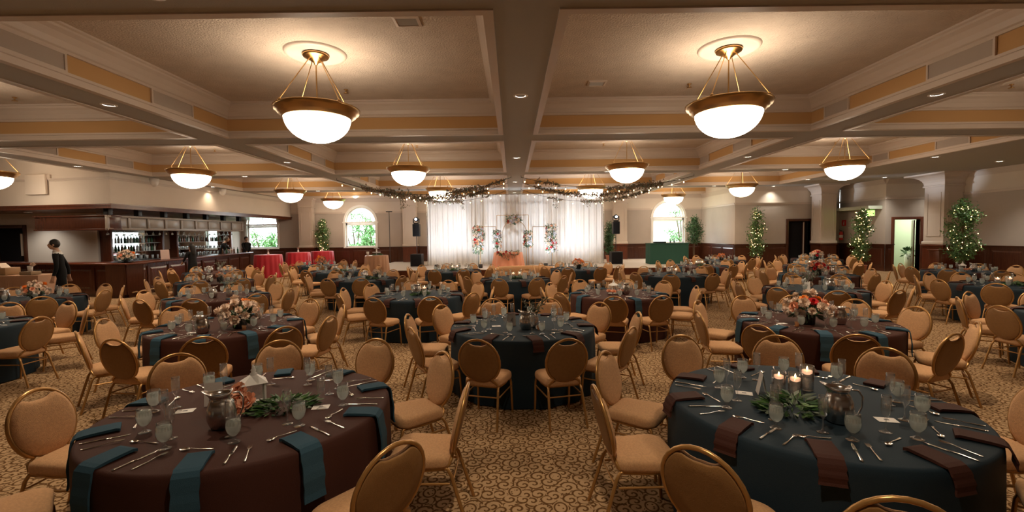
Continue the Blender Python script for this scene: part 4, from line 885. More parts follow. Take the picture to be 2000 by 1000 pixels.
# ------------------------------------------------------------------ stage, drape and sweetheart table
ST = .33
struct('floor_stage', MB().box(-7.2, 9.4, 21.2, 28.4, 0, ST - .02, 1).box(-7.25, 9.45, 21.15, 28.4, ST - .02, ST, 0).mesh('stage', 'stage', 'mahog2'), 'low pale stage with a brown face at the far end')
def drape_panel(x0, x1, y, z0, z1, name, label, seed):
    rnd = random.Random(seed); n = int((x1 - x0) / .02); b = MB(); vs_ = []; fs = []; ph = rnd.uniform(0, 6); zs = [z0, z0 + .6, z0 + 1.6, z1 - .4, z1]
    for z in zs:
        for i in range(n + 1):
            x = x0 + (x1 - x0) * i / n; f = .05 * math.sin(x * 21 + ph + .9 * math.sin(x * 2.3)) + .025 * math.sin(x * 47 + ph * 2) + .02 * math.sin(x * 5 + z * .5)
            vs_.append((x, y + f * (1.0 if z < z1 - .3 else .5), z))
    for j in range(len(zs) - 1):
        for i in range(n): fs.append((j * (n + 1) + i, j * (n + 1) + i + 1, (j + 1) * (n + 1) + i + 1, (j + 1) * (n + 1) + i))
    b.add(vs_, fs, 0, True)
    b.add([(x, yy + .012, z) for x, yy, z in vs_], [f[::-1] for f in fs], 0, True)
    return tag(obj(name, b.mesh('drape', 'drape')), label, 'curtain', 'white stage drapes')
for i, (x0, x1, l) in enumerate(((-4.42, -2.1, 'leftmost panel, behind the loudspeaker'), (-2.12, .2, 'left of the flower arch'), (.18, 2.5, 'right of the flower arch'), (2.48, 4.82, 'rightmost panel, beside the pilaster'))):
    drape_panel(x0, x1, 24.35, ST + .01, 4.02, 'stage_drape', 'tall white pleated drape, ' + l, i)
b = MB().tube([(-4.5, 24.37, 4.03), (4.9, 24.37, 4.03)], .025, 8)
rodt = thing('curtain_rail', 'metal crossbar holding the white drapes', 'curtain rail'); obj('crossbar', b.mesh('crossbar', 'silver'), rodt)
for x in (-4.48, .2, 4.88): obj('upright', MB().tube([(x, 24.5, ST), (x, 24.5, 4.03)], .025, 8).cbox(x - .25, x + .25, 24.42, 24.8, ST, ST + .012, .003).mesh('upright', 'silver'), rodt)

def frame_stand(name, label, x0, x1, y, ztop, arch=False):
    t = thing(name, label, 'frame', (0, 0, 0), 0, 'gold backdrop frames'); b = MB(); r = .014
    if arch:
        cx = (x0 + x1) / 2; R = (x1 - x0) / 2; pts = [(x0, y, ST)] + [(cx - R * math.cos(PI * k / 20), y, ztop - R + R * math.sin(PI * k / 20)) for k in range(21)] + [(x1, y, ST)]
    else: pts = [(x0, y, ST), (x0, y, ztop - .001), (x0 + .001, y, ztop), (x1 - .001, y, ztop), (x1, y, ztop - .001), (x1, y, ST)]
    b.tube(pts, r, 6); obj('hoop', b.mesh('frame_hoop', 'brass'), t)
    for x in (x0, x1): obj('foot', MB().cbox(x - .12, x + .12, y - .15, y + .15, ST, ST + .012, .004).mesh('frame_foot', 'brass'), t)
    return t
frame_stand('backdrop_frame', 'tall square gold frame behind the flower arch', -.75, .86, 23.4, 2.90)
frame_stand('backdrop_frame', 'arched gold frame in the middle of the backdrop', -.45, .73, 23.1, 2.62, True)
frame_stand('backdrop_frame', 'lower square gold frame on the left of the backdrop', -1.60, -.80, 23.3, 2.33)
frame_stand('backdrop_frame', 'lower square gold frame on the right of the backdrop', 1.06, 2.05, 23.3, 2.30)
def flower_tower(x, y, z0, z1, w, label, seed, stand=True):
    random.seed(seed); t = thing('flower_column', label, 'flowers', (x, y, 0), 0, 'backdrop flower clusters')
    if stand: obj('stand', MB().tube([(0, 0, ST), (0, 0, z0 + .1)], .014, 6).cbox(-.15, .15, -.15, .15, ST, ST + .012, .004).mesh('tower_stand', 'black'), t)
    g = MB(); zm, hz = (z0 + z1) / 2, (z1 - z0) / 2
    for k in range(int(190 * (z1 - z0) * w / .45)):
        d = rnd_dir(); p = Vector((d.x * w * .5, d.y * w * .35, zm + d.z * hz)) * 1.0; p = Vector((d.x * w * .5 * random.uniform(.6, 1.05), d.y * w * .35, zm + random.uniform(-1, 1) * hz * .97))
        g.leaf(p, rnd_dir(), rnd_dir(), .11, .055, random.choice((0, 0, 1)))
    obj('greenery', g.mesh('tower_greenery', 'leaf_dark', 'leaf_grey'), t)
    for k in range(int(38 * (z1 - z0) * w / .45)):
        a = random.uniform(0, 2 * PI); c = Vector((math.cos(a) * w * .42, math.sin(a) * w * .30, zm + random.uniform(-1, 1) * hz * .92)); b = MB(); m = random.choice(('petal_w', 'petal_b', 'petal_b', 'petal_w', 'petal_r', 'petal_p'))
        rose(b, c, random.uniform(.045, .075), 0, (math.cos(a), math.sin(a) - .4, .3)); obj('bloom', b.mesh('bloom', m), t)
    return t
flower_tower(-1.70, 23.25, .95, 2.40, .56, 'tall mixed flower column at the left end of the backdrop', 1)
flower_tower(1.98, 23.2, .95, 2.42, .58, 'tall mixed flower column at the right end of the backdrop', 2)
flower_tower(-.72, 23.05, 1.25, 2.15, .46, 'short flower column left of the arch', 3)
flower_tower(.80, 23.05, 1.25, 2.12, .48, 'short flower column right of the arch', 4)
t = thing('flower_swag', 'flower cluster crowning the tall gold frame', 'flowers', (.12, 23.2, 2.68), 0, 'backdrop flower clusters'); random.seed(9); g = MB()
for k in range(150): d = rnd_dir(); g.leaf((d.x * .38, d.y * .14, d.z * .20), rnd_dir(), rnd_dir(), .12, .055, random.choice((0, 0, 1)))
obj('greenery', g.mesh('swag_greenery', 'leaf_dark', 'leaf_grey'), t)
for k in range(26):
    b = MB(); rose(b, (random.uniform(-.34, .34), random.uniform(-.16, -.02), random.uniform(-.17, .17)), .06, 0, (0, -1, .3)); obj('bloom', b.mesh('bloom', random.choice(('petal_w', 'petal_b', 'petal_b', 'petal_r', 'petal_w'))), t)

def draped_table(name, label, x, y, z0, r, h, m, group=None, flare=.10, nf=16, seed=0):
    b = MB(); rnd = random.Random(seed); n = 80; vs_ = [(0, 0, h)]; rings = [(r * .6, h), (r * .97, h), (r, h - .008), (r + .006, h - .03), (r + flare * .35, h * .6), (r + flare * .7, h * .3), (r + flare, .01)]; ph = rnd.uniform(0, 6)
    for j, (rr, z) in enumerate(rings):
        dep = (h - z) / h
        for k in range(n): a = 2 * PI * k / n; q = rr + .05 * dep ** .7 * math.sin(nf * a + ph + math.sin(2 * a)); vs_.append((q * math.cos(a), q * math.sin(a), z))
    fs = [(0, 1 + k, 1 + (k + 1) % n) for k in range(n)]
    for j in range(len(rings) - 1):
        for k in range(n): k2 = (k + 1) % n; fs.append((1 + j * n + k, 1 + (j + 1) * n + k, 1 + (j + 1) * n + k2, 1 + j * n + k2))
    b.add(vs_, fs, 0, True)
    t = thing(name, label, 'table', (x, y, z0), 0, group); obj('tablecloth', b.mesh('draped_cloth', m), t)
    obj('tabletop', MB().lathe([(0, h - .03), (r - .01, h - .03), (r - .01, h - .006), (0, h - .006)], 24).mesh('small_tabletop', 'tablewood'), t)
    obj('pedestal', MB().lathe([(.28, 0), (.28, .03), (.04, .05), (.04, h - .03)], 16).mesh('table_pedestal', 'black'), t)
    return t
draped_table('sweetheart_table', 'peach satin sweetheart table on the stage before the arch', -.18, 22.1, ST, .68, .74, 'peach', seed=2)
t = thing('garland_runner', 'flower and leaf garland hanging over the front of the peach sweetheart table', 'flowers', (-.18, 21.40, ST + .74)); random.seed(5); g = MB()
for k in range(230):
    x = random.uniform(-.50, .50); dr = .34 * (1 - abs(x) / .55); g.leaf((x, random.uniform(-.05, .10), random.uniform(-dr, .08)), rnd_dir(-.3), rnd_dir(), .11, .04, random.choice((0, 1, 2)))
obj('greenery', g.mesh('runner_greenery', 'leaf_dark', 'leaf_grey', 'leaf_dry'), t)
for k in range(16): b = MB(); rose(b, (-.48 + .96 * k / 15, -.05, random.uniform(-.03, .08)), .055, 0, (0, -1, .6)); obj('bloom', b.mesh('bloom', random.choice(('petal_w', 'petal_p', 'petal_r'))), t)
# a small tan settee in front of the sweetheart table
t = thing('settee', 'low tan settee with curved back before the peach sweetheart table', 'sofa', (.55, 20.2, 0)); t.scale = (1, 1, .68); b = MB()
pts = [(-1.25 + 2.5 * k / 24, -.35 + .25 * (abs(-1 + 2 * k / 24)) ** 2.5, 0) for k in range(25)]
vs_ = []; fs = []
for j, (dy, z) in enumerate(((0, .12), (-.02, .5), (0, .80), (.06, .84), (.14, .80), (.16, .45), (.16, .12))):
    for x, y, _ in pts: vs_.append((x, y + dy, z - (.10 * (abs(x) / 1.25) ** 3 if z > .6 else 0)))
for j in range(6):
    for i in range(24): fs.append((j * 25 + i, j * 25 + i + 1, (j + 1) * 25 + i + 1, (j + 1) * 25 + i))
b.add(vs_, fs, 0, True); obj('backrest', b.mesh('settee_back', 'fabric'), t)
obj('seat', MB().cbox(-1.1, 1.1, -.15, .45, .25, .45, .04).mesh('settee_seat', 'fabric'), t)
for x in (-1.0, 1.0):
    for y in (-.1, .38): obj('leg', MB().tube([(x, y, 0), (x, y, .27)], .025, 8).mesh('settee_leg', 'gold'), t)

# loudspeakers with effect lights, on the stage
def speaker_set(x, y, side, aims):
    t = thing('loudspeaker', 'black loudspeaker on a pole %s' % side, 'speaker', (x, y, ST), 0, 'stage loudspeakers')
    obj('cabinet', MB().cbox(-.18, .18, -.16, .18, 1.55, 2.2, .03).mesh('speaker_cabinet', 'black'), t); obj('grille', MB().cbox(-.16, .16, -.172, -.158, 1.58, 2.17, .004).mesh('speaker_grille', 'black_cloth_and_shade'), t)
    obj('pole', MB().tube([(0, 0, .64), (0, 0, 1.55)], .018, 8).mesh('speaker_pole', 'black'), t)
    s = thing('subwoofer', 'black subwoofer cube under the loudspeaker %s' % side, 'speaker', (x, y, ST), 0, 'stage subwoofers'); obj('cabinet', MB().cbox(-.30, .30, -.28, .30, .0, .64, .03).mesh('sub_cabinet', 'black'), s); obj('grille', MB().cbox(-.27, .27, -.295, -.278, .03, .61, .004).mesh('sub_grille', 'black_cloth_and_shade'), s)
    h = thing('moving_head_light', 'round black effect light standing on the loudspeaker %s' % side, 'light', (x, y, ST + 2.2), 0, 'effect lights on the loudspeakers'); obj('base', MB().cbox(-.12, .12, -.1, .1, 0, .07, .01).mesh('effect_base', 'black'), h)
    b = MB()
    for q in (-1, 1): b.cbox(q * .15 - .02, q * .15 + .02, -.05, .05, .05, .28, .01)
    obj('yoke', b.mesh('effect_yoke', 'black'), h); obj('head', MB().ball((0, 0, .24), .125, 14, 10).mesh('effect_head', 'black'), h)
    obj('lens', MB().lathe([(0, 0), (.06, 0), (.06, .01), (0, .01)], 14).mesh('effect_lens', emis('effect_lens_glow', (.85, .92, 1), 4)), h, (0, -.118, .24), (PI / 2, 0, 0))
    for tgt, w, ang, col in aims: lamp('effect_beam', 'SPOT', (x, y - .3, ST + 2.5), w, col, None, .05, tgt, math.radians(ang), 1)
BLU = (.78, .88, 1)
speaker_set(-4.95, 24.0, 'left of the drape', [((-8, 26.5, 4.4), 120, 40, BLU)])
speaker_set(5.42, 24.0, 'right of the drape', [((18.2, 19.4, 4.15), 1500, 10, BLU), ((16.05, 23.6, 4.1), 800, 12, BLU), ((11.6, 26.5, 3.2), 200, 45, (.86, 1, .84))])
# LED wash lights at the foot of the drape
for i, (x, l) in enumerate(((-3.6, 'leftmost'), (-1.5, 'left of the arch'), (1.6, 'right of the arch'), (3.5, 'rightmost'))):
    t = thing('wash_light', 'small black LED wash light at the foot of the drape, ' + l, 'light', (x, 21.9, ST), 0, 'wash lights on the stage'); obj('can', MB().lathe([(0, .02), (.09, .02), (.10, .06), (.10, .2), (.085, .2), (.08, .1), (0, .1)], 16).mesh('wash_can', 'black'), t)
    obj('lens', MB().lathe([(0, .15), (.082, .15)], 14).mesh('wash_lens', emis('wash_lens_glow', (.85, .92, 1), 3)), t); lamp('wash_bulb', 'SPOT', (0, 0, .22), 150, (.84, .91, 1), t, .06, (0, 2.4, 2.3), math.radians(95), .9)

# DJ booth
t = thing('booth', 'dark green draped booth on the stage before the arched window', 'booth', (7.95, 23.6, ST)); b = MB(); vs_ = []; fs = []; path = [(-.97, .45), (-.97, -.35), (.97, -.35), (.97, .45)]
P = []
for (xa, ya), (xb, yb) in zip(path, path[1:]):
    for k in range(24): f = k / 24; P.append((xa + (xb - xa) * f, ya + (yb - ya) * f))
P.append(path[-1])
for z in (0.0, .5, 1.03):
    for i, (x, y) in enumerate(P): q = .012 * math.sin(i * 1.9) * (1.05 - z) ; vs_.append((x * (1 + q), y * (1 + q), z))
n = len(P)
for j in range(2):
    for i in range(n - 1): fs.append((j * n + i, j * n + i + 1, (j + 1) * n + i + 1, (j + 1) * n + i))
b.add(vs_, fs, 0, True); obj('skirt', b.mesh('booth_skirt', 'green_cloth'), t); obj('top', MB().cbox(-1.0, 1.0, -.38, .48, 1.03, 1.06, .008).mesh('booth_top', 'green_cloth'), t)
tag(obj('mixer', MB().cbox(-.28, .28, -.18, .18, 0, .07, .01).tube([(-.28, -.16, .07), (.28, -.16, .07)], .01, 6).mesh('mixer', 'black'), None, (7.6, 23.7, ST + 1.062)), 'low black mixer on the green booth', 'equipment')
t = thing('headphones', 'black headphones lying on the green booth', 'headphones', (8.25, 23.7, ST + 1.062)); obj('band', MB().tube([(-.1 * math.cos(PI * k / 10), 0, .06 + .12 * math.sin(PI * k / 10)) for k in range(11)], .012, 6).mesh('headband', 'black'), t)
for s in (-1, 1): obj('ear_cup', MB().lathe([(0, -.02), (.05, -.02), (.055, 0), (.05, .02), (0, .02)], 12).mesh('ear_cup', 'black'), t, (s * .10, 0, .056), (0, PI / 2, 0))
def high_table(x, y, label, m, r, h, seed, grp): return draped_table('cocktail_table', label, x, y, 0, r, h, m, grp, .06, 18, seed)
tt = [(-11.75, 22.2, 'nearest of the three red cocktail tables, beside the bar'), (-11.6, 25.0, 'middle one of the three red cocktail tables'), (-10.95, 26.6, 'farthest red cocktail table, before the lit tree')]
for i, (x, y, l) in enumerate(tt):
    high_table(x, y, l, 'red', .60, 1.1, i, 'red cocktail tables')
    t = thing('bud_vase', 'white bud vase on the ' + ('nearest', 'middle', 'farthest')[i] + ' red cocktail table', 'vase', (x, y, 1.102)); obj('vase', MB().lathe([(0, 0), (.04, 0), (.05, .05), (.025, .13), (.03, .16), (.025, .15)], 14).mesh('bud_vase', 'white'), t); b = MB(); rose(b, (0, 0, .22), .06, 0); b.tube([(0, 0, .12), (0, 0, .2)], .006, 5, 1); obj('flower', b.mesh('bud_flower', 'petal_w', 'leaf'), t)
high_table(-6.1, 20.75, 'peach satin cake table before the garden window', 'sequin', .50, 1.06, 7, None)
t = thing('cake_stand', 'white cake stand with greenery on the peach cake table', 'cake stand', (-6.1, 20.75, 1.062)); obj('plate', MB().lathe([(0, 0), (.09, 0), (.02, .03), (.02, .12), (.18, .13), (.18, .145), (0, .145)], 24).mesh('cake_plate', 'white'), t); obj('post', MB().lathe([(.03, .14), (.03, .30), (.12, .31), (.12, .32), (0, .32)], 16).mesh('cake_post', 'white'), t)
tag(obj('table_greenery', GREENS[0], None, (-6.05, 20.72, 1.064), (0, 0, 1), 1.1), 'low green wreath around the cake stand', 'greenery', 'leafy table greenery')
tag(obj('paper_cup', MB().lathe([(0, 0), (.05, 0), (.065, .17), (.06, .17), (.047, .005), (0, .005)], 14).mesh('paper_cup', 'white'), None, (-6.45, 20.6, 1.062)), 'white cup at the edge of the peach cake table', 'cup')
t = thing('mic_stand', 'tall thin black stand in front of the garden window', 'stand', (-7.2, 27.2, 0)); obj('pole', MB().tube([(0, 0, 0), (0, 0, 3.35)], .02, 8).mesh('stand_pole', 'black'), t); obj('crossbar', MB().tube([(-.18, 0, 3.35), (.18, 0, 3.35)], .03, 8).mesh('stand_bar', 'black'), t)
for k in range(3): a = k * 2.1; obj('foot', MB().tube([(0, 0, .35), (.35 * math.cos(a), .35 * math.sin(a), .01)], .012, 6).mesh('stand_foot', 'black'), t)

# ------------------------------------------------------------------ the bar
ORDS = ['first', 'second', 'third', 'fourth', 'fifth', 'sixth', 'seventh', 'eighth', 'ninth', 'tenth', 'eleventh', 'twelfth', 'thirteenth', 'fourteenth', 'fifteenth', 'sixteenth', 'seventeenth', 'eighteenth', 'nineteenth', 'twentieth', 'twenty-first', 'twenty-second', 'twenty-third', 'twenty-fourth', 'twenty-fifth', 'twenty-sixth', 'twenty-seventh']
def leg_frame(p0, p1): d = Vector(p1) - Vector(p0); return d.length, math.atan2(d.y, d.x)
PA, PB, PC = (-19.6, 16.6), (-12.6, 15.0), (-14.0, 24.7)
bar = thing('bar_counter', 'long L-shaped mahogany bar counter with panelled front', 'bar counter')
LA, aA = leg_frame(PA, PB); LB, aB = leg_frame(PB, PC)
for L, a, p, n in ((LA, aA, PA, 5), (LB, aB, PB, 8)):
    b = MB(); b.box(.0, L - .02, .06, .60, .10, 1.08); b.box(.03, L - .04, .10, .60, 0, .10)
    for k in range(n + 1): x = min(L - .06, max(.06, L * k / n)); b.box(x - .05, x + .05, .025, .06, .10, 1.08)
    b.box(.0, L, .03, .06, .98, 1.08); b.box(.0, L, .03, .06, .10, .20)
    body = obj('body', b.mesh('bar_body', 'mahog'), bar, (*p, 0), (0, 0, a))
    for k in range(n):
        x0, x1 = L * k / n + .12, L * (k + 1) / n - .12; q = .06; m = MB()
        m.add([(x0, .06, .27), (x1, .06, .27), (x1, .06, .92), (x0, .06, .92), (x0 + q, .035, .27 + q), (x1 - q, .035, .27 + q), (x1 - q, .035, .92 - q), (x0 + q, .035, .92 - q)], [(0, 1, 5, 4), (1, 2, 6, 5), (2, 3, 7, 6), (3, 0, 4, 7), (4, 5, 6, 7)])
        obj('panel', m.mesh('bar_panel', 'mahog'), body)
ct = thing('bar_worktop', 'polished mahogany bar top running round the corner', 'worktop')
for L, a, p in ((LA, aA, PA), (LB, aB, PB)): obj('slab', MB().cbox(-.05, L + .10, -.10, .66, 1.082, 1.15, .018).mesh('bar_slab', 'mahog2'), ct, (*p, 0), (0, 0, a))
# foot rail
fr = thing('foot_rail', 'brass foot rail along the bar front', 'rail')
obj('rail', MB().tube([(.1, -.10, .17), (LB - .2, -.10, .17)], .02, 8).mesh('foot_rail', 'brass'), fr, (*PB, 0), (0, 0, aB))
for k in range(6): obj('bracket', MB().tube([(.4 + 1.7 * k, -.10, .17), (.4 + 1.7 * k, .03, .17)], .012, 6).mesh('rail_bracket', 'brass'), fr, (*PB, 0), (0, 0, aB))
# hanging canopy with panelled face
can = thing('bar_canopy', 'panelled wooden canopy hanging over the bar', 'canopy')
QA, QB, QC = (-16.95, 16.4), (-14.1, 16.15), (-14.2, 24.4)
la, a1 = leg_frame(QA, QB); lb, a2 = leg_frame(QB, QC)
obj('dark_fascia', MB().cbox(0, la, .02, .5, 2.27, 2.76, .012).cbox(-.03, la + .02, -.02, .52, 2.72, 2.79, .01).cbox(-.03, la + .02, -.01, .52, 2.25, 2.31, .01).mesh('dark_fascia', 'mahog'), can, (*QA, 0), (0, 0, a1))
b = MB(); b.box(0, lb, .04, .10, 2.29, 2.74); b.box(.5, lb, .10, .5, 2.29, 2.74); b.cbox(-.02, lb + .02, -.03, .10, 2.70, 2.78, .01); b.cbox(-.02, lb + .02, -.02, .10, 2.25, 2.33, .01); n = 9
for k in range(n + 1): x = lb * k / n; b.cbox(x - .06, x + .06, -.01, .06, 2.3, 2.72, .008)
fas = obj('fascia', b.mesh('canopy_fascia', 'grey_panel'), can, (*QB, 0), (0, 0, a2))
for k in range(n):
    x0, x1 = lb * k / n + .09, lb * (k + 1) / n - .09; obj('panel', MB().cbox(x0, x1, .02, .05, 2.36, 2.67, .01).mesh('canopy_panel', 'grey_panel'), fas)
for k in range(7): obj('hanger', MB().cbox(.15 + k * 1.33, .33 + k * 1.33, .1, .28, 2.78, 3.02, .006).mesh('canopy_hanger', 'black'), can, (*QB, 0), (0, 0, a2))
WG = MB().lathe([(0, 0), (.035, 0), (.006, -.012), (.005, -.08), (.03, -.10), (.04, -.13), (.036, -.17), (.034, -.17), (.037, -.13)], 10).mesh('hanging_wine_glass', clear('bar_glass', (.93, .95, .94), 1.5, .05, milk=.25, gain=2))
for k in range(44):
    y = QB[1] + .35 + k * .175; tag(obj('wine_glass', WG, None, (-14.45 - .13 * (k % 2), y, 2.249)), 'stemmed glass hanging under the bar canopy, %s row, %s from camera' % (('front', 'back')[k % 2], ORDS[k // 2]), 'glass', 'glasses hanging under the canopy')
# back bar with mirrored shelves
BOT = [MB().lathe([(0, 0), (.038, 0), (.04, .01), (.04, .17), (.032, .20), (.014, .235), (.013, .29), (.016, .292), (.016, .305), (0, .305)], 12).mesh('bottle', m) for m in ('amber', 'green_gl', 'clear_b')]
TUM = MB().lathe([(0, 0), (.032, 0), (.04, .12), (.037, .12), (.03, .01), (0, .01)], 12).mesh('bar_tumbler', clear('tumbler_glass', (.95, .97, .97), 1.5, .05, milk=.35, gain=2))
for ai, (y0, y1, l) in enumerate(((18.8, 21.45, 'nearer'), (22.5, 26.7, 'farther'))):
    t = thing('back_bar_shelves', 'mirrored shelves behind the bar, %s alcove' % l, 'shelf', (0, 0, 0)); X = -16.68
    obj('mirror', MB().box(X, X + .02, y0, y1, 1.05, 2.4).mesh('bar_mirror', 'mirror'), t)
    b = MB(); b.cbox(X, X + .42, y0 - .12, y0, .0, 2.5, .01); b.cbox(X, X + .42, y1, y1 + .12, 0, 2.5, .01); b.cbox(X, X + .42, y0, y1, 2.4, 2.5, .01); obj('frame', b.mesh('shelf_frame', 'mahog2'), t)
    obj('base_cabinet', MB().cbox(X, X + .6, y0, y1, 0, .98, .01).mesh('base_cabinet', 'mahog'), t); obj('worktop', MB().cbox(X, X + .64, y0, y1, .985, 1.03, .01).mesh('back_worktop', 'black'), t)
    for z in (1.40, 1.76, 2.10): obj('shelf', MB().box(X + .02, X + .34, y0, y1, z - .015, z).mesh('bar_shelf', 'grey_panel'), t)
    rnd = random.Random(ai)
    for zi, z in enumerate((1.03, 1.40, 1.76)):
        nn = int((y1 - y0) / .16)
        for k in range(nn):
            y = y0 + .1 + k * .16
            if ai == 1 and zi < 2 or ai == 0 and zi == 0: tag(obj('tumbler', TUM, None, (X + .2 + .1 * (k % 2), y, z + .001), scale=(1, 1, 1.5 if zi == 0 else 1)), 'clear tumbler, %s from the camera on the %s shelf of the %s bar alcove' % (ORDS[k], ('lowest', 'middle', 'upper')[zi], l), 'glass', 'tumblers behind the bar')
            elif rnd.random() < .85: tag(obj('bottle', BOT[rnd.randrange(3)], None, (X + .17, y, z + .001)), 'bottle, %s from the camera on the %s shelf of the %s bar alcove' % (ORDS[k], ('lowest', 'middle', 'upper')[zi], l), 'bottle', 'bottles behind the bar')
tag(obj('notice_board', MB().cbox(-.02, .02, -.42, .42, -.42, .42, .005).mesh('notice_board', 'wall'), None, (-16.62, 21.98, 1.85)), 'grey notice panel between the two bar alcoves', 'board')
tag(obj('menu_sign', MB().cbox(-.14, .14, -.01, .01, 0, .36, .004).mesh('menu_sign', mat('pink_paper', (.80, .60, .54), .7)), None, (-13.1, 17.4, 1.151), (-.12, 0, .9)), 'pale pink menu sign standing on the bar top', 'sign')
bouquet(-13.2, 15.75, 1.151, 0, 'wide peach and cream arrangement on the bar corner', P4, 1.25, seed=77)
for k in range(5): tag(obj('bottle', BOT[k % 3], None, (-14.2 - .02 * k, 22.6 + .35 * k, 1.151)), 'bottle standing on the bar top before the bartender, %s from the camera' % ORDS[k], 'bottle', 'bottles on the bar top')
for i, (x, y) in enumerate(((-15.3, 17.6), (-15.3, 20.4), (-15.4, 23.4), (-15.4, 26.6), (-18.6, 17.8))):
    t = thing('downlight', 'recessed downlight in the bar soffit, %s from the corner' % ['first', 'second', 'third', 'fourth', 'farthest left'][i], 'light', (x, y, 2.999), 0, 'recessed downlights'); obj('lens', DR, t); obj('trim_ring', DT, t)
    lamp('downlight_bulb', 'SPOT', (0, 0, -.02), 45, (1, .95, .86), t, .06, (0, 0, -5), math.radians(120), .8)

# gift table left of the bar
t = thing('gift_table', 'long table in a rose-gold sequin cloth before the bar', 'table', (-14.0, 12.7, 0)); b = MB(); vs_ = []; fs = []; P = []
path = [(-1.3, -.4), (1.3, -.4), (1.3, .4), (-1.3, .4), (-1.3, -.4)]
for (xa, ya), (xb, yb) in zip(path, path[1:]):
    m = int(math.hypot(xb - xa, yb - ya) / .05)
    for k in range(m): P.append((xa + (xb - xa) * k / m, ya + (yb - ya) * k / m))
n = len(P)
for z in (.98, .95, .5, .01):
    for i, (x, y) in enumerate(P): q = 1 + (.98 - z) * (.02 + .015 * math.sin(i * 1.3)); vs_.append((x * q, y * (1 + (q - 1) * 3), z))
for j in range(3):
    for i in range(n): fs.append((j * n + i, j * n + (i + 1) % n, (j + 1) * n + (i + 1) % n, (j + 1) * n + i))
fs.append(tuple(range(n))); b.add(vs_, fs, 0, False); obj('tablecloth', b.mesh('gift_cloth', 'sequin'), t); obj('tabletop', MB().box(-1.25, 1.25, -.36, .36, .93, .97).mesh('gift_top', 'tablewood'), t)
for sx in (-1, 1):
    for sy in (-1, 1): obj('leg', MB().tube([(sx * 1.15, sy * .3, 0), (sx * 1.15, sy * .3, .93)], .02, 6).mesh('gift_leg', 'black'), t)
t = thing('card_box', 'wooden card box with a pitched lid on the sequin table', 'box', (-14.1, 12.7, .985)); obj('body', MB().cbox(-.32, .32, -.2, .2, 0, .20, .01).mesh('card_box', mat('pale_wood', (.42, .25, .12), .6)), t)
b = MB(); b.add([(-.14, -.12, .20), (.14, -.12, .20), (.14, .12, .20), (-.14, .12, .20), (0, -.12, .32), (0, .12, .32)], [(0, 1, 4), (1, 2, 5, 4), (2, 3, 5), (3, 0, 4, 5)]); obj('lid', b.mesh('card_lid', 'petal_w'), t)
tag(obj('wooden_riser', MB().cbox(-.16, .16, -.14, .14, 0, .09, .008).mesh('wooden_riser', M['tablewood']), None, (-13.2, 12.6, .985)), 'low wooden riser on the sequin table', 'box')
t = thing('bud_vase', 'white cup with a cream flower on the wooden riser', 'vase', (-13.2, 12.6, 1.077)); obj('vase', MB().lathe([(0, 0), (.05, 0), (.06, .15), (.055, .15), (.045, .01), (0, .01)], 14).mesh('white_cup', 'white'), t); b = MB(); mum(b, (.08, 0, .16), .08, 0); obj('flower', b.mesh('cup_flower', 'petal_w'), t)

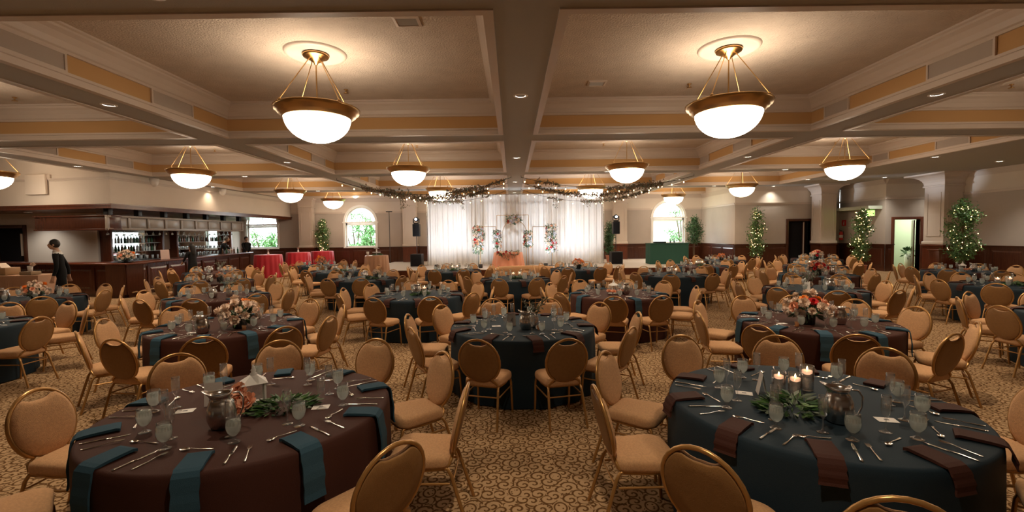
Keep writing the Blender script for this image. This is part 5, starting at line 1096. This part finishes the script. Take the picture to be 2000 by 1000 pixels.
# ------------------------------------------------------------------ people
def person(x, y, rz, H, label, hair='hair', hands=((-.26, .06, .80), (.26, .06, .80)), stride=0, lean=0, long_hair=False, shirt=True, top='suit', skin='skin'):
    k = H / 1.75
    ln = lambda z: lean * max(0, z - .9)
    V = [((0, 0, .95), .135), ((0, ln(1.12), 1.12), .125), ((0, ln(1.30), 1.30), .145), ((0, ln(1.43) - .01, 1.43), .12), ((0, ln(1.50), 1.50), .055), ((0, ln(1.56) + .01, 1.58), .055)]
    ed = [(0, 1), (1, 2), (2, 3), (3, 4), (4, 5)]
    for s, h in ((-1, hands[0]), (1, hands[1])):
        sh = Vector((s * .185, ln(1.42), 1.41)); hd = Vector(h); mid = (sh + hd) / 2 + Vector((s * .03, -.05, -.01))
        o = len(V); V += [((s * .10, ln(1.42), 1.42), .075), (tuple(sh), .062), (tuple(mid), .046), (tuple(sh.lerp(hd, .93)), .034), (tuple(hd), .03)]
        ed += [(3, o), (o, o + 1), (o + 1, o + 2), (o + 2, o + 3), (o + 3, o + 4)]
        d = (hd - mid).normalized()
        for f in range(4): p = hd + d * (.085 - .006 * abs(f - 1.5)) + Vector((0, .022 * (f - 1.5), 0)); V += [(tuple(hd + d * .045 + Vector((0, .02 * (f - 1.5), 0))), .012), (tuple(p + Vector((-s * .012, .004, 0))), .009)]; q = len(V); ed += [(o + 4, q - 2), (q - 2, q - 1)]
        V += [(tuple(hd + d * .035 + Vector((-s * .02, .035, 0))), .012), (tuple(hd + d * .06 + Vector((-s * .03, .045, 0))), .009)]; q = len(V); ed += [(o + 4, q - 2), (q - 2, q - 1)]
    for s in (-1, 1):
        st = stride * s; o = len(V)
        V += [((s * .09, 0, .90), .10), ((s * .10, .03 + st * .5, .50), .068), ((s * .10, st - .02, .10), .045), ((s * .10, st, .045), .045), ((s * .11, st + .14, .035), .035)]
        ed += [(0, o), (o, o + 1), (o + 1, o + 2), (o + 2, o + 3), (o + 3, o + 4)]
    me = bpy.data.meshes.new('tmp_body'); me.from_pydata([Vector(p) * k for p, r in V], ed, []); ob = bpy.data.objects.new('tmp_body', me); COL.objects.link(ob)
    sk = ob.modifiers.new('skin', 'SKIN'); sk.use_smooth_shade = True
    for i, (p, r) in enumerate(V): wide = 1.25 if i in (0, 1, 2) else 1.35 if i == 3 else 1; me.skin_vertices[0].data[i].radius = (r * k * wide, r * k * (.8 if i < 4 else 1)); me.skin_vertices[0].data[i].use_root = i == 0
    ob.modifiers.new('sub', 'SUBSURF').levels = 1
    dg = bpy.context.evaluated_depsgraph_get(); ev = ob.evaluated_get(dg); m2 = bpy.data.meshes.new_from_object(ev)
    b = MB(); vv = [u.co[:] for u in m2.vertices]
    hd = [Vector(h) * k for h in hands]
    for p in m2.polygons:
        c = p.center; mi = 0
        if c.z > 1.47 * k: mi = 1
        elif min((c - h).length for h in hd) < .095 * k and c.z < 1.25 * k: mi = 1
        elif c.z < .09 * k: mi = 3
        elif shirt and c.z > 1.435 * k: mi = 2
        b.f.append(tuple(p.vertices)); b.m.append(mi); b.s.append(True)
    b.v = vv; bpy.data.objects.remove(ob); bpy.data.meshes.remove(me); bpy.data.meshes.remove(m2)
    # head with face, joined to the neck
    hc = Vector((0, ln(1.64) + .02, 1.635)) * k; n0 = len(b.v)
    b.ball(hc, .1 * k, 16, 12, 1, .78, .95, 1.18)
    for i in range(n0, len(b.v)):
        q = Vector(b.v[i]) - hc
        if q.z < -.03 * k: q.x *= 1 - .9 * (-q.z / k - .03) * 2; q.y += .02 * k * (1 if q.y > 0 else .4)
        b.v[i] = tuple(hc + q)
    fy = hc.y + .095 * k
    b.ball((0, fy + .006 * k, hc.z - .012 * k), .018 * k, 8, 6, 1, .75, 1.1, 1.4)
    b.ball((0, fy - .012 * k, hc.z - .058 * k), .022 * k, 8, 4, 4, 1.1, .5, .3)
    for s in (-1, 1): b.ball((s * .032 * k, fy - .012 * k, hc.z + .012 * k), .012 * k, 8, 5, 5, 1.2, .6, .7); b.ball((s * .079 * k, hc.y - .005 * k, hc.z - .005 * k), .022 * k, 8, 6, 1, .4, .9, 1.3)
    t = thing('person', label, 'person', (x, y, 0), rz); obj('body', b.mesh('person_body', top, skin, 'shirt', 'black', 'petal_p', 'black'), t)
    hb = MB(); hb.ball(hc + Vector((0, -.012, .022)) * k, .105 * k, 16, 10, 0, .84, .98, 1.1); keep = []
    for i, f in enumerate(hb.f):
        c = sum((Vector(hb.v[j]) for j in f), Vector()) / len(f) - hc
        if (c.y < .045 * k and c.z > -.07 * k) or c.z > .058 * k: keep.append(i)
    hb.f = [hb.f[i] for i in keep]; hb.m = [0] * len(keep); hb.s = [True] * len(keep)
    if long_hair: hb.tube([hc + Vector((0, -.06, .03)) * k, hc + Vector((0, -.085, -.10)) * k, hc + Vector((0, -.09, -.28)) * k], [.085 * k, .10 * k, .07 * k], 12)
    obj('hair', hb.mesh('person_hair', hair), t)
    if shirt:
        cb = MB().tube([(Vector((.07 * math.cos(a), .062 * math.sin(a) + ln(1.49) * 1.0, 1.485 + .012 * math.sin(a + PI))) * k) for a in [2 * PI * i / 16 for i in range(16)]], .016 * k, 6, closed=True, sy=1.5); obj('collar', cb.mesh('shirt_collar', 'shirt'), t)
    return t
person(-12.0, 12.25, PI / 2 + .6, 1.93, 'person in a black suit and white collar walking past the bar', hands=((-.24, .12, .80), (.24, -.10, .80)), stride=.16, lean=.12)
person(-11.95, 17.2, 1.3, 1.72, 'person in black with long dark hair standing at the bar front', hands=((-.18, .28, 1.02), (.18, .28, 1.02)), long_hair=True, shirt=False)
person(-14.95, 23.6, -PI / 2 + .35, 2.0, 'person with short grey hair in black leaning over the bar top', hair='grey_hair', hands=((-.20, .42, 1.12), (.2, .40, 1.12)), lean=.35, shirt=False)
person(-14.75, 25.6, -PI / 2 - .6, 1.98, 'person in black with hands together by the bar-end window', hands=((-.05, .2, .95), (.05, .2, .95)), shirt=False)

# ------------------------------------------------------------------ indoor trees
BUL = MB().ball((0, 0, 0), .017, 6, 4)
def tree(x, y, z0, z1, w, label, lights, seed, dark=False, n=2300, base=0):
    random.seed(seed); t = thing('ficus_tree', label, 'tree', (x, y, base), 0, 'potted ficus trees'); z0 -= base; z1 -= base
    obj('pot', MB().lathe([(0, 0), (.16, 0), (.21, .32), (.225, .33), (.225, .36), (.2, .36), (.19, .30), (0, .30)], 20).mesh('tree_pot', 'terracotta'), t)
    tr = MB()
    for k in range(3): a = k * 2.1; tr.tube([(.03 * math.cos(a), .03 * math.sin(a), .28), (.06 * math.cos(a + 1), .06 * math.sin(a + 1), z0 + .3), (.04 * math.cos(a + 2), .04 * math.sin(a + 2), (z0 + z1) / 2), (.08 * math.cos(a), .08 * math.sin(a), z1 - .4)], [.022, .02, .014, .006], 6)
    obj('trunk', tr.mesh('tree_trunk', 'stem'), t); g = MB(); pts = []
    for k in range(84):        # twigs carrying leaf sprays
        u = random.random(); z = z0 + (z1 - z0) * u; prof = math.sin(PI * min(1, .12 + .88 * u)) ** .6; a = random.uniform(0, 2 * PI); rr = w / 2 * prof * random.uniform(.4, .95)
        tip = Vector((rr * math.cos(a), rr * math.sin(a) * .85, z)); root = Vector((0, 0, max(z0, z - .35)))
        g.tube([root, root.lerp(tip, .6) + Vector((0, 0, .06)), tip], .005, 4, 2, cap=False)
        for j in range(n // 84):
            p = root.lerp(tip, random.uniform(.35, 1.05)) + rnd_dir() * random.uniform(.02, .20); g.leaf(p, rnd_dir(-.35), rnd_dir(), random.uniform(.08, .13), random.uniform(.035, .055), random.choice((0, 0, 1)))
            if random.random() < .10: pts.append(p + rnd_dir() * .03)
    obj('foliage', g.mesh('tree_foliage', 'leaf_dark' if dark else 'leaf', 'leaf_dark', 'stem'), t)
    if lights:
        fb = MB(); random.shuffle(pts)
        for p in pts[:lights]: fb.ball(p, .013, 6, 4)
        q = obj('fairy_lights', fb.mesh('fairy_lights', 'fairy'), t); q['kind'] = 'stuff'
    return t
tree(12.45, 23.45, .75, 3.08, 1.0, 'slim ficus wound with warm lights beside the dark doorway', 85, 1)
tree(15.6, 20.55, .65, 2.9, 1.05, 'ficus wound with warm lights below the exit sign', 80, 2)
tree(17.0, 17.4, .8, 2.98, 1.55, 'widest lit ficus, beside the white column on the right', 75, 3, n=3400)
tree(-11.45, 27.95, 1.15, 2.98, .95, 'ficus with small lights between the pilaster and the garden window', 60, 4)
tree(10.4, 26.3, 1.35, 2.78, 1.15, 'unlit round ficus beside the window by the booth', 0, 5, True)
tree(5.45, 25.7, .9, 2.55, .7, 'unlit ficus half hidden behind the drape', 0, 6, True, base=ST)
# ------------------------------------------------------------------ festoon lights and leaf garlands
FB = MB().lathe([(0, -.095), (.016, -.088), (.024, -.068), (.020, -.045), (.012, -.03)], 10).mesh('festoon_bulb', 'bulb'); FC = MB().lathe([(.014, -.03), (.016, 0), (.0, .004)], 8).tube([(0, 0, 0), (0, 0, .07)], .004, 4).mesh('festoon_socket', 'black')
def strand(i, a, c, sag, leafy, nb, label, drops=()):
    random.seed(i * 7); a, c = Vector(a), Vector(c); f = lambda u: a.lerp(c, u) - Vector((0, 0, sag * 4 * u * (1 - u)))
    t = thing('festoon_light', 'string of warm bulbs ' + label, 'string lights', (0, 0, 0), 0, 'festoon strings'); obj('cable', MB().tube([f(k / 30) for k in range(31)], .010, 5).mesh('festoon_cable', 'black'), t)
    for e in (a, c): obj('hook', MB().tube([e - Vector((0, 0, .01)), e + Vector((0, 0, .075))], .008, 5).mesh('festoon_hook', 'black'), t)
    for k in range(nb): p = f((k + .5 + random.uniform(-.3, .3)) / nb); s = obj('socket', FC, t, p - Vector((0, 0, .08))); obj('bulb', FB, s)
    g = thing('leaf_garland', 'leaf garland on the bulb string ' + label, 'garland', (0, 0, 0), 0, 'ceiling leaf garlands'); b = MB()
    for u0, u1, dens, th in leafy:
        L = (c - a).length * (u1 - u0)
        for k in range(int(L * dens * 2.2)):
            p = f(random.uniform(u0, u1)) + rnd_dir() * random.uniform(0, th); b.leaf(p, rnd_dir(-.2), rnd_dir(), random.uniform(.08, .15), random.uniform(.045, .075), random.choice((0, 0, 0, 1)))
    for u, ln in drops:
        for k in range(int(ln * 70)): z = random.random() * ln; p = f(u) + Vector((random.gauss(0, .06), random.gauss(0, .05), -z)); b.leaf(p, rnd_dir(-.5), rnd_dir(), .09, .045, random.choice((0, 0, 1)))
    obj('foliage', b.mesh('garland_foliage', 'leaf_dry', 'leaf_grey'), g)
strand(1, (-6.95, 18.5, 4.17), (.0, 18.3, 4.17), .62, ((.15, .27, 60, .12), (.27, .42, 130, .2), (.62, .8, 120, .18), (.8, .97, 50, .08)), 13, 'from the left beam to the centre beam, nearest', ((.38, .55),))
strand(2, (-6.6, 20.25, 4.17), (-.15, 20.3, 4.17), .60, ((.1, .3, 70, .14), (.35, .75, 90, .16), (.75, .86, 160, .2)), 12, 'left of the centre beam, middle one', ((.3, .5), (.86, .35)))
strand(3, (-6.3, 23.3, 4.17), (-.1, 23.3, 4.17), .55, ((.2, .5, 60, .10), (.5, .62, 90, .12)), 11, 'left of the centre beam, before the drape', ((.62, .45),))
strand(4, (.4, 18.3, 4.17), (7.3, 18.5, 4.17), .45, ((.08, .22, 40, .10), (.5, .62, 60, .12), (.62, .82, 130, .13)), 13, 'from the centre beam to the right beam, nearest', ((.52, .4),))
strand(5, (.5, 20.3, 4.17), (6.9, 20.25, 4.17), .55, ((.08, .32, 70, .10), (.3, .6, 60, .13), (.6, .75, 60, .1)), 12, 'right of the centre beam, middle one', ((.55, .5),))
strand(6, (.5, 23.3, 4.17), (7.2, 23.3, 4.17), .62, ((.2, .3, 40, .08), (.45, .6, 70, .10), (.62, .95, 90, .08)), 12, 'right of the centre beam, before the drape', ((.25, .5), (.5, .3)))

# ------------------------------------------------------------------ wall fittings on the right
t = thing('fire_extinguisher', 'red fire extinguisher on the wall beside the column', 'extinguisher', (17.10, 23.95, 1.42)); obj('cylinder', MB().lathe([(0, 0), (.085, 0), (.09, .02), (.09, .36), (.06, .42), (.03, .44)], 20).mesh('extinguisher_body', 'signred'), t)
obj('label_band', MB().lathe([(.0915, .12), (.0915, .26)], 20).mesh('extinguisher_label', 'white'), t); obj('valve', MB().lathe([(.03, .44), (.03, .50), (0, .50)], 10).tube([(0, 0, .5), (-.10, 0, .53)], .012, 6).mesh('extinguisher_valve', 'black'), t); obj('hose', MB().tube([(.03, 0, .47), (.10, -.03, .44), (.12, -.04, .25), (.11, -.04, .1)], .012, 6).mesh('extinguisher_hose', 'black'), t)
t = thing('extinguisher_sign', 'small red square sign above the fire extinguisher', 'sign', (17.245, 23.95, 2.3)); obj('plate', MB().box(-.012, 0, -.15, .15, -.15, .15).mesh('sign_plate', 'signred'), t); obj('symbol', MB().box(-.016, -.012, -.035, .035, -.10, .03).box(-.016, -.012, -.05, .02, .04, .07).mesh('sign_symbol', 'white'), t)
t = thing('exit_sign', 'lit green EXIT sign beside the tree', 'sign', (17.24, 22.05, 2.72)); obj('case', MB().cbox(-.09, 0, -.24, .24, -.15, .15, .01).mesh('exit_case', 'white'), t); obj('face', MB().box(-.094, -.09, -.22, .22, -.13, .13).mesh('exit_face', 'exit'), t)
cu = bpy.data.curves.new('exit_text', 'FONT'); cu.body = 'EXIT'; cu.size = .18; cu.align_x = 'CENTER'; cu.align_y = 'CENTER'; cu.extrude = .001; tx = bpy.data.objects.new('tmp_text', cu); tm = bpy.data.meshes.new_from_object(tx); bpy.data.objects.remove(tx); tm.materials.clear(); tm.materials.append(M['white']); obj('lettering', tm, t, (-.097, 0, 0), (PI / 2, 0, -PI / 2))
t = thing('potted_plant', 'small dark plant seen through the pale green doorway', 'plant', (19.45, 22.6, 0)); obj('pot', MB().lathe([(0, 0), (.12, 0), (.15, .7), (.13, .7), (0, .65)], 14).mesh('hall_pot', 'white'), t); random.seed(3); b = MB()
for k in range(60): d = rnd_dir(.5); b.leaf(Vector((0, 0, .75)) + d * .15, d, rnd_dir(), .22, .08)
obj('foliage', b.mesh('hall_foliage', 'leaf_dark'), t)
t = thing('podium', 'red mahogany side cabinet beside the column', 'cabinet', (17.4, 18.6, 0), -.1); obj('body', MB().cbox(-.32, .32, -.25, .25, 0, 1.05, .01).mesh('podium_body', 'mahog2'), t); obj('top', MB().cbox(-.38, .38, -.3, .3, 1.05, 1.11, .012).mesh('podium_top', 'mahog2'), t); obj('panel', MB().cbox(-.24, .24, -.27, -.25, .15, .92, .01).mesh('podium_panel', 'mahog2'), t)

# ------------------------------------------------------------------ garden outside the windows
struct('ground_garden', MB().box(-40, 40, 28.9, 60, -.35, -.25).mesh('garden_ground', 'grass'), 'garden lawn outside the windows')
def shrub(x, y, r, h, label, seed, n=2600):
    random.seed(seed); t = thing('garden_tree', label, 'tree', (x, y, -.25), 0, 'garden trees beyond the windows'); tr = MB()
    for k in range(4): a = k * 1.6; tr.tube([(.05 * math.cos(a), .05 * math.sin(a), 0), (.3 * r * math.cos(a), .3 * r * math.sin(a), h * .5), (.6 * r * math.cos(a), .6 * r * math.sin(a), h * .85)], [.08, .05, .02], 6)
    obj('trunk', tr.mesh('garden_trunk', 'stem'), t); b = MB(); cl = [(rnd_dir(), random.uniform(.4, 1)) for _ in range(40)]
    for k in range(n):
        d, q = random.choice(cl); c = Vector((d.x * r * q, d.y * r * q * .7, h * .5 + d.z * h * .48 * q)); p = c + rnd_dir() * random.uniform(.05, .45); b.leaf(p, rnd_dir(-.2), rnd_dir(), random.uniform(.14, .26), random.uniform(.07, .13), random.choice((0, 0, 1)))
    obj('foliage', b.mesh('garden_foliage', 'foliage', 'leaf'), t)
shrub(-17.6, 32.5, 1.8, 3.0, 'leafy garden bush seen through the bar-end window', 1)
shrub(-9.6, 32.0, 1.7, 2.9, 'leafy garden bush low in the window behind the peach table', 2)
shrub(-12.0, 35.5, 2.2, 4.6, 'pale tree standing behind the bush in the garden window', 3)
shrub(12.6, 34.0, 1.0, 4.6, 'thin tree beyond the booth window', 4, 900)
t = thing('neighbouring_house', 'white house wall with a dark window seen beyond the booth', 'building', (11.0, 37, -.25)); obj('wall', MB().box(-5, 5, 0, .3, 0, 3.3).mesh('house_wall', 'white'), t); w = obj('window', MB().box(-1.1, -.2, -.06, 0, 1.35, 2.4).mesh('house_window_frame', 'white'), t); obj('pane', MB().box(-1.03, -.27, -.075, -.06, 1.42, 2.33).mesh('house_window_pane', 'black'), w)
obj('roof', MB().add([(-5.3, -.5, 3.3), (5.3, -.5, 3.3), (5.3, 3, 4.6), (-5.3, 3, 4.6), (-5.3, -.5, 3.2), (5.3, -.5, 3.2)], [(0, 1, 2, 3), (0, 4, 5, 1)]).mesh('house_roof', 'beam'), t)
